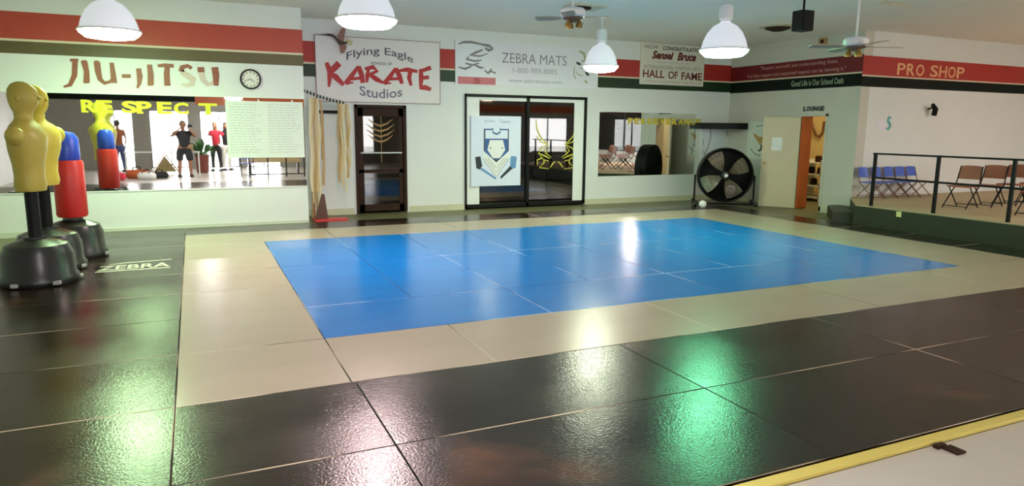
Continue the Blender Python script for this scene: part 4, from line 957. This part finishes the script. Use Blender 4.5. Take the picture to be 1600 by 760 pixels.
def dummy(x, y, rz, m_, lab, face=0):
    t = thing('torso_dummy', lab, 'training dummy', (0, 0, 0), 'torso dummies'); base_part(t, 0, 0, None, .36)
    bm = NB(); tube(bm, [(0, 0, .46), (0, 0, 1.0)], .06, 16); mk('pole', bm, M_blk, t, True)
    # torso by stacked ellipses
    prof = [(.95, .17, .12), (1.0, .185, .13), (1.1, .175, .12), (1.22, .19, .125), (1.36, .235, .145), (1.48, .25, .15), (1.56, .24, .13), (1.61, .19, .11), (1.65, .10, .085), (1.68, .075, .075), (1.74, .075, .08),
            (1.78, .085, .10), (1.84, .098, .115), (1.90, .10, .12), (1.96, .092, .112), (2.01, .065, .08), (2.035, .02, .03)]
    bm = NB(); n = 28; rings = []
    for z, rx, ry in prof:
        fw = .02 * math.exp(-((z - 1.45) / .12) ** 2) + (.018 if 1.76 < z < 1.97 else 0)
        rings.append([bm.verts.new((rx * math.cos(a), -ry * math.sin(a) * (1.12 if math.sin(a) > 0 else 1) - fw * max(0, math.sin(a)), z)) for a in [2 * PI * k / n for k in range(n)]])
    for A, B in zip(rings, rings[1:]):
        for i in range(n): bm.faces.new((A[i], A[(i + 1) % n], B[(i + 1) % n], B[i]))
    bm.faces.new(rings[0]); bm.faces.new(rings[-1])
    for s_ in (-1, 1):
        ball(bm, (s_ * .245, 0, 1.5), .085, (1, 1, 1.1)); ball(bm, (s_ * .10, 0, 1.87), .028, (.5, 1, 1.3)); ball(bm, (s_ * .085, -.125, 1.41), .07, (1.1, .45, .8))
    bm2 = bm; tube(bm2, [(0, -.13, 1.91), (0, -.165, 1.865)], [.012, .02], 8); box(bm2, (-.035, -.145, 1.815), (.035, -.13, 1.828)); 
    for s_ in (-1, 1): ball(bm2, (s_ * .037, -.13, 1.905), .014)
    mk('torso', bm2, m_, t, True)
    t.location = (x * S, y * S, .002); t.rotation_euler.z = rz
dummy(-.95, 5.63, PI * .3, M_dummy, 'bright yellow torso dummy on a black base, behind the olive one')
dummy(-.94, 5.17, PI * .45, M_dummy2, 'olive yellow torso dummy on a black base at the left edge')

# ================================================================== PEOPLE AND LOBBY (seen in the mirrors)
def skin_mesh(chains, sub=2):
    """chains: list of [(co, r)...]; points with equal coordinates join; first point is the root"""
    idx = {}; vs_ = []; rs = []; es = []
    for ch in chains:
        last = None
        for co, r in ch:
            k = tuple(round(q, 4) for q in co)
            if k not in idx: idx[k] = len(vs_); vs_.append(co); rs.append(r)
            if last is not None and last != idx[k]: es.append((last, idx[k]))
            last = idx[k]
    me = bpy.data.meshes.new('s'); me.from_pydata(vs_, es, []); o = bpy.data.objects.new('s', me); COL.objects.link(o)
    md = o.modifiers.new('k', 'SKIN'); md.use_smooth_shade = True
    for i, r in enumerate(rs):
        d_ = me.skin_vertices[0].data[i]; d_.radius = (r if not isinstance(r, tuple) else r[0], r if not isinstance(r, tuple) else r[1]); d_.use_root = (i == 0)
    s_ = o.modifiers.new('b', 'SUBSURF'); s_.levels = sub; s_.render_levels = sub
    dg = bpy.context.evaluated_depsgraph_get(); dg.update(); out = bpy.data.meshes.new_from_object(o.evaluated_get(dg))
    bpy.data.objects.remove(o); bpy.data.meshes.remove(me)
    bm = NB(); bm.from_mesh(out); bpy.data.meshes.remove(out); return bm
def remesh(bm, vox):
    me = bpy.data.meshes.new('r'); bm.to_mesh(me); bm.free(); o = bpy.data.objects.new('r', me); COL.objects.link(o)
    m_ = o.modifiers.new('r', 'REMESH'); m_.mode = 'VOXEL'; m_.voxel_size = vox; m_.use_smooth_shade = True
    dg = bpy.context.evaluated_depsgraph_get(); dg.update(); out = bpy.data.meshes.new_from_object(o.evaluated_get(dg))
    bpy.data.objects.remove(o); bpy.data.meshes.remove(me); bm = NB(); bm.from_mesh(out); bpy.data.meshes.remove(out); return bm
def hand(w, d, side_, palm, curl=.5):
    """five finger chains from wrist w; d = pointing direction, palm = palm normal, side_ = thumb direction"""
    d = Vector(d).normalized(); palm = Vector(palm).normalized(); side_ = Vector(side_).normalized(); w = Vector(w)
    ch = [[(tuple(w), .026), (tuple(w + d * .05), (.040))]]
    pc = w + d * .05
    for k, (off, L_) in enumerate(((.032, .07), (.011, .08), (-.011, .075), (-.03, .058))):
        b = w + d * .085 + side_ * off
        dd = (d + palm * curl * .6).normalized(); d2 = (d + palm * curl * 1.8).normalized()
        ch.append([(tuple(pc), .04), (tuple(b), .0105), (tuple(b + dd * L_ * .5), .0095), (tuple(b + dd * L_ * .5 + d2 * L_ * .5), .008)])
    b = w + d * .025 + side_ * .035; ch.append([(tuple(pc), .04), (tuple(b), .012), (tuple(b + (side_ + d).normalized() * .035 + palm * .01), .0105), (tuple(b + (side_ * .6 + d).normalized() * .065 + palm * .02), .009)])
    return ch
def person(label, x, y, rz, H_, top, bottom, skin, hairm, pose='stand', long_hair=False, shorts=False, sleeves=True):
    k = H_ / 1.75
    t = thing('person', label, 'person', (0, 0, 0))
    J = lambda a, b, c_: (a * k, b * k, c_ * k)
    pel = J(0, 0, .95); chains = [[(pel, .13 * k), (J(0, .005, 1.08), .115 * k), (J(0, .01, 1.22), .125 * k), (J(0, 0, 1.36), .125 * k), (J(0, 0, 1.46), .07 * k), (J(0, .01, 1.53), .052 * k), (J(0, .02, 1.60), .06 * k)]]
    hips = {}; 
    for s_ in (-1, 1):
        st_ = .02 * s_
        leg = [(pel, .13 * k), (J(s_ * .1, 0, .88), .095 * k), (J(s_ * .115, .01, .68), .082 * k), (J(s_ * .12, .02, .49), .056 * k), (J(s_ * .13, -.01, .32), .056 * k), (J(s_ * .135, -.02, .1), .038 * k), (J(s_ * .14, .0, .05), .042 * k), (J(s_ * .15, .14, .03), .032 * k)]
        chains.append(leg)
        sh = J(s_ * .17, 0, 1.42)
        if pose == 'photo':
            el = J(s_ * .29, .17, 1.30); wr = J(s_ * .12, .315, 1.53) if s_ > 0 else J(s_ * .12, .315, 1.53)
        elif pose == 'hip' and s_ > 0:
            el = J(s_ * .36, -.02, 1.18); wr = J(s_ * .2, .1, 1.05)
        else:
            el = J(s_ * .26, -.01, 1.14); wr = J(s_ * .27, .08, .90)
        ev, wv_, sv = Vector(el), Vector(wr), Vector(sh)
        chains.append([(J(0, 0, 1.36), .125 * k), (sh, .062 * k), (tuple(sv.lerp(ev, .5)), .05 * k), (el, .04 * k), (tuple(ev.lerp(wv_, .4)), .038 * k), (wr, .026)])
        if pose == 'photo': dv, sd, pm = Vector((-s_ * .55, .2, .6)), Vector((-s_ * .2, -.9, .3)), Vector((-s_, 0, -.6))
        elif pose == 'hip' and s_ > 0: dv, sd, pm = Vector((-s_ * .6, .2, -.4)), Vector((0, .9, .3)), Vector((-s_, 0, -.3))
        else: dv, sd, pm = Vector((0, .1, -1)), Vector((0, 1, .1)), Vector((-s_, 0, 0))
        chains += hand(wr, dv, sd, pm, .5)
    bm = skin_mesh(chains, 2)
    hz = 1.665 * k; hy = .03 * k
    ball(bm, (0, hy, hz), .1 * k, (.80, .98, 1.16), 24, 16); ball(bm, (0, hy + .035 * k, hz - .06 * k), .062 * k, (.95, 1, .9))
    tube(bm, [(0, hy + .098 * k, hz + .02 * k), (0, hy + .122 * k, hz - .025 * k)], [.009 * k, .016 * k], 8)
    for s_ in (-1, 1): ball(bm, (s_ * .083 * k, hy - .005, hz - .01 * k), .024 * k, (.45, .9, 1.3))
    tube(bm, [(-.024 * k, hy + .092 * k, hz - .058 * k), (0, hy + .098 * k, hz - .056 * k), (.024 * k, hy + .092 * k, hz - .058 * k)], .008 * k, 8)
    bm = remesh(bm, .011)
    mk('body', bm, skin, t, True)
    for s_ in (-1, 1):
        bm = NB(); ball(bm, (s_ * .03 * k, hy + .088 * k, hz + .012 * k), .011 * k, (1.2, .6, .7)); mk('eye', bm, M_ink, t, True)
    # hair
    bm = NB(); ball(bm, (0, hy - .012 * k, hz + .018 * k), .108 * k, (.84, .97, 1.13), 24, 16)
    for v in list(bm.verts):
        if v.co.y > hy + .035 * k and v.co.z < hz + .07 * k: v.co.y = hy + .03 * k
        if not long_hair and v.co.z < hz - .06 * k: v.co.z = hz - .06 * k
    if long_hair: ball(bm, (0, hy - .06 * k, hz - .12 * k), .09 * k, (1, .55, 1.9))
    mk('hair', bm, hairm, t, True)
    # shirt
    ch = [[(J(0, 0, .90), .145 * k), (J(0, .005, 1.06), .138 * k), (J(0, .01, 1.22), .145 * k), (J(0, 0, 1.36), .14 * k), (J(0, 0, 1.45), .078 * k)]]
    for s_ in (-1, 1):
        sv = Vector(J(s_ * .17, 0, 1.42))
        ev = Vector(J(s_ * .29, .17, 1.30)) if pose == 'photo' else (Vector(J(s_ * .36, -.02, 1.18)) if pose == 'hip' and s_ > 0 else Vector(J(s_ * .26, -.01, 1.14)))
        ch.append([(J(0, 0, 1.36), .14 * k), (tuple(sv), .075 * k), (tuple(sv.lerp(ev, .6 if sleeves else .15)), .066 * k)])
    mk('shirt', skin_mesh(ch, 2), top, t, True)
    ch = [[(J(0, 0, .97), .142 * k), (J(0, 0, .9), .145 * k)]]
    for s_ in (-1, 1):
        c_ = [(J(0, 0, .9), .145 * k), (J(s_ * .1, 0, .82), .108 * k), (J(s_ * .118, .01, .62), .1 * k)]
        c_ += [(J(s_ * .12, .02, .5), .095 * k)] if shorts else [(J(s_ * .12, .02, .49), .075 * k), (J(s_ * .13, -.01, .32), .07 * k), (J(s_ * .135, -.02, .1), .06 * k)]
        ch.append(c_)
    mk('shorts' if shorts else 'trousers', skin_mesh(ch, 2), bottom, t, True)
    for s_ in (-1, 1):
        bm = NB(); box(bm, (s_ * .142 * k - .05, -.075, .0), (s_ * .142 * k + .05, .2, .035), .015); ball(bm, (s_ * .142 * k, .03, .045), .055, (.95, 1.9, .8)); mk('shoe', bm, M_cloth_blk, t, True)
    t.location = (x, y, FZ); t.rotation_euler.z = rz
    return t
ps = person('person in black shirt and dark shorts holding up a phone, seen in the left mirror', -.27, -.42, -.12, 1.74, M_cloth_blk, M_cloth_blk, M_skin2, M_hair, 'photo', shorts=True)
ps.scale = (1.22, 1.08, 1)
ph = thing('phone', 'dark phone held up by the person taking the picture', 'phone', (-.06, -.06, 1.55))
mk('case', boxb((-.135, -.068, 1.555), (.012, -.058, 1.635), .004), M_blk, ph); bm = NB(); tube(bm, [(0 - .01, -.058, 1.62), (-.01, -.055, 1.62)], .006, 12); mk('lens', bm, M_steel, ph)
person('person in a rust brown shirt by the storefront window, back half turned', -1.44 * S, -2.2 * S, PI * .8, 1.76, M_cloth_brn, M_jeans, M_skin2, M_hair)
person('person in a red top and black trousers in the lobby by the potted plant', .46 * S, -2.0 * S, .3, 1.74, M_cloth_red, M_cloth_blk, M_skin, mat('blond_hair', (.5, .3, .1), .6), 'hip', True)
person('person in a black top and white trousers at the lobby window', .68 * S, -2.25 * S, -.6, 1.72, M_cloth_blk, M_cloth_wht, M_skin, M_hair, 'hip', True, sleeves=False)
# potted plant
x, y = .16 * S, -1.5 * S
t = thing('potted_plant', 'bushy green plant in a tall red brown pot in the lobby', 'plant', (x, y, FZ))
bm = NB(); lathe(bm, [(.16, 0), (.2, .02), (.23, .55), (.25, .57), (.25, .63), (.2, .63), (.2, .58), (0, .58)], (x, y, FZ), 28); mk('pot', bm, M_pot, t, True)
bm = NB()
for k in range(90):
    a = random.uniform(0, 2 * PI); e_ = random.uniform(.1, 1.3); L_ = random.uniform(.3, .75); d_ = Vector((math.cos(a) * math.cos(e_), math.sin(a) * math.cos(e_), math.sin(e_)))
    o_ = Vector((x, y, .58)); q0 = o_ + d_ * L_ * .3; q1 = o_ + d_ * L_ * .7 + Vector((0, 0, .02)); q2 = o_ + d_ * L_ - Vector((0, 0, .05)); sd = d_.cross(Vector((0, 0, 1))).normalized() * .045
    vv = [bm.verts.new(q) for q in (q0, q1 + sd, q2, q1 - sd)]; bm.faces.new(vv)
    tube(bm, [o_, q0, q1], .004, 4)
mk('foliage', bm, M_leaf, t)
# lobby furniture seen in mirror
t = thing('lobby_table', 'long narrow white table across the lobby', 'table', V(-.6, -.75, 0))
mk('tabletop', boxh((-1.25, -.9, .44), (.12, -.72, .46), .005), M_white, t)
for a in (-1.22, .09):
    for b in (-.88, -.74): mk('leg', boxh((a - .012, b - .012, -.018), (a + .012, b + .012, .44)), M_white, t)
tag(mk('cardboard_box', boxh((-.24, -.88, .4601), (.0, -.74, .60), .004), M_card), 'beige cardboard box on the long white lobby table', 'box')
t = thing('sandwich_board', 'folded light wooden A-frame board standing in the lobby', 'board', V(-.55, -1.5, 0))
for s_, nm in ((-1, 'left_leaf'), (1, 'right_leaf')):
    bm = NB(); xc = -.56 * S
    q = [(xc + s_ * .46, -1.62 * S, FZ), (xc + s_ * .46, -1.38 * S, FZ), (xc + s_ * .03, -1.38 * S, .66), (xc + s_ * .03, -1.62 * S, .66)]
    A = [bm.verts.new(v) for v in q]; B = [bm.verts.new((v[0] - .04 * s_, v[1], v[2] - .005 if v[2] > 0 else v[2])) for v in q]; bm.faces.new(A); bm.faces.new(B)
    for i in range(4): bm.faces.new((A[i], A[(i + 1) % 4], B[(i + 1) % 4], B[i]))
    mk(nm, bm, M_wood, t)
mk('front_panel', prism(NB(), Plane((0, -1.385 * S, 0), (-1, 0, 0), (0, 1, 0)), [(.56 * S - .36, .03), (.56 * S + .36, .03), (.56 * S, .60)], -.01, .01), M_card, t)
def duffel(x, y, L_, R_, m_, lab, rz=0):
    t = thing('gym_bag', lab, 'bag', (0, 0, 0), 'bags on the lobby floor')
    bm = NB(); pr = [(0, -L_ / 2), (R_ * .6, -L_ / 2), (R_ * .95, -L_ / 2 + .05), (R_, -L_ / 4), (R_ * 1.02, L_ / 4), (R_ * .95, L_ / 2 - .05), (R_ * .6, L_ / 2), (0, L_ / 2)]
    lathe(bm, pr, (0, 0, R_ * .85), 20, Matrix.Rotation(PI / 2, 4, 'Y'))
    for v in bm.verts:
        if v.co.z < 0: v.co.z = 0
    mk('bag_body', bm, m_, t, True)
    for s_ in (-1, 1):
        bm = NB(); tube(bm, [(-L_ * .22, s_ * R_ * .7, R_ * 1.4), (-L_ * .15, s_ * R_ * .5, R_ * 2.3), (0, s_ * R_ * .35, R_ * 2.55), (L_ * .15, s_ * R_ * .5, R_ * 2.3), (L_ * .22, s_ * R_ * .7, R_ * 1.4)], .012, 6); mk('handle', bm, M_blk, t, True)
    t.location = (x * S, y * S, FZ); t.rotation_euler.z = rz
duffel(-1.0, -.1, .6, .15, M_orange, 'orange gym bag on the lobby floor beside the A-frame board')
duffel(-.82, .25, .5, .12, M_white, 'white gym bag on the lobby floor, closest to the mats', .3)
duffel(-.62, .0, .5, .11, M_cloth_blk, 'black gym bag on the lobby floor between the white bag and the board', -.2)
duffel(-1.32, .3, .55, .13, M_cloth_red, 'dark red gym bag on the lobby floor, leftmost of the bags', .5)
t = thing('lobby_rail', 'low black rail frame in the lobby seen below the pale chart', 'railing', V(1.5, .25, 0))
for a in (.98, 1.33, 1.68, 2.03): mk('post', boxh((a - .012, .24, -.018), (a + .012, .265, .46)), M_blk, t)
mk('top_rail', boxh((.968, .235, .46), (2.042, .27, .48)), M_blk, t); mk('bottom_rail', boxh((.992, .243, .03), (2.018, .262, .05)), M_blk, t)
t = thing('lobby_bench', 'long beige bench beyond the low black rail', 'bench', V(1.6, -.8, 0))
mk('seat', boxh((1.05, -1.05, .22), (2.1, -.75, .28), .01), M_card, t); mk('backrest', boxh((1.05, -1.09, .24), (2.1, -1.05, .52), .01), M_card, t)
for a in (1.08, 2.05): mk('leg', boxh((a - .015, -1.03, -.018), (a + .015, -.78, .22)), M_brown, t)
fold_chair('single blue folding chair in the lobby by the low black rail', M_bluec, M_blk, (.98 * S, -.2 * S, FZ), PI, 'blue folding chair in the lobby')
# red bag on platform seen in the small mirror
x, y = 8.0 * S, 2.85 * S
t = thing('standing_bag', 'all red freestanding bag at the back of the platform, seen in the smaller mirror', 'punching bag', (x, y, PZ * S))
bm = NB(); lathe(bm, [(.28, 0), (.3, .03), (.28, .25), (.15, .33), (0, .34)], (x, y, PZ * S), 28); mk('base', bm, M_blkp, t, True)
bm = NB(); lathe(bm, [(0, .34), (.19, .34), (.2, .37), (.2, 1.23), (.17, 1.28), (0, 1.29)], (x, y, PZ * S), 28); mk('cover', bm, M_redp, t, True)

for o in late: o.location.y -= .016
late2.location.x -= .016
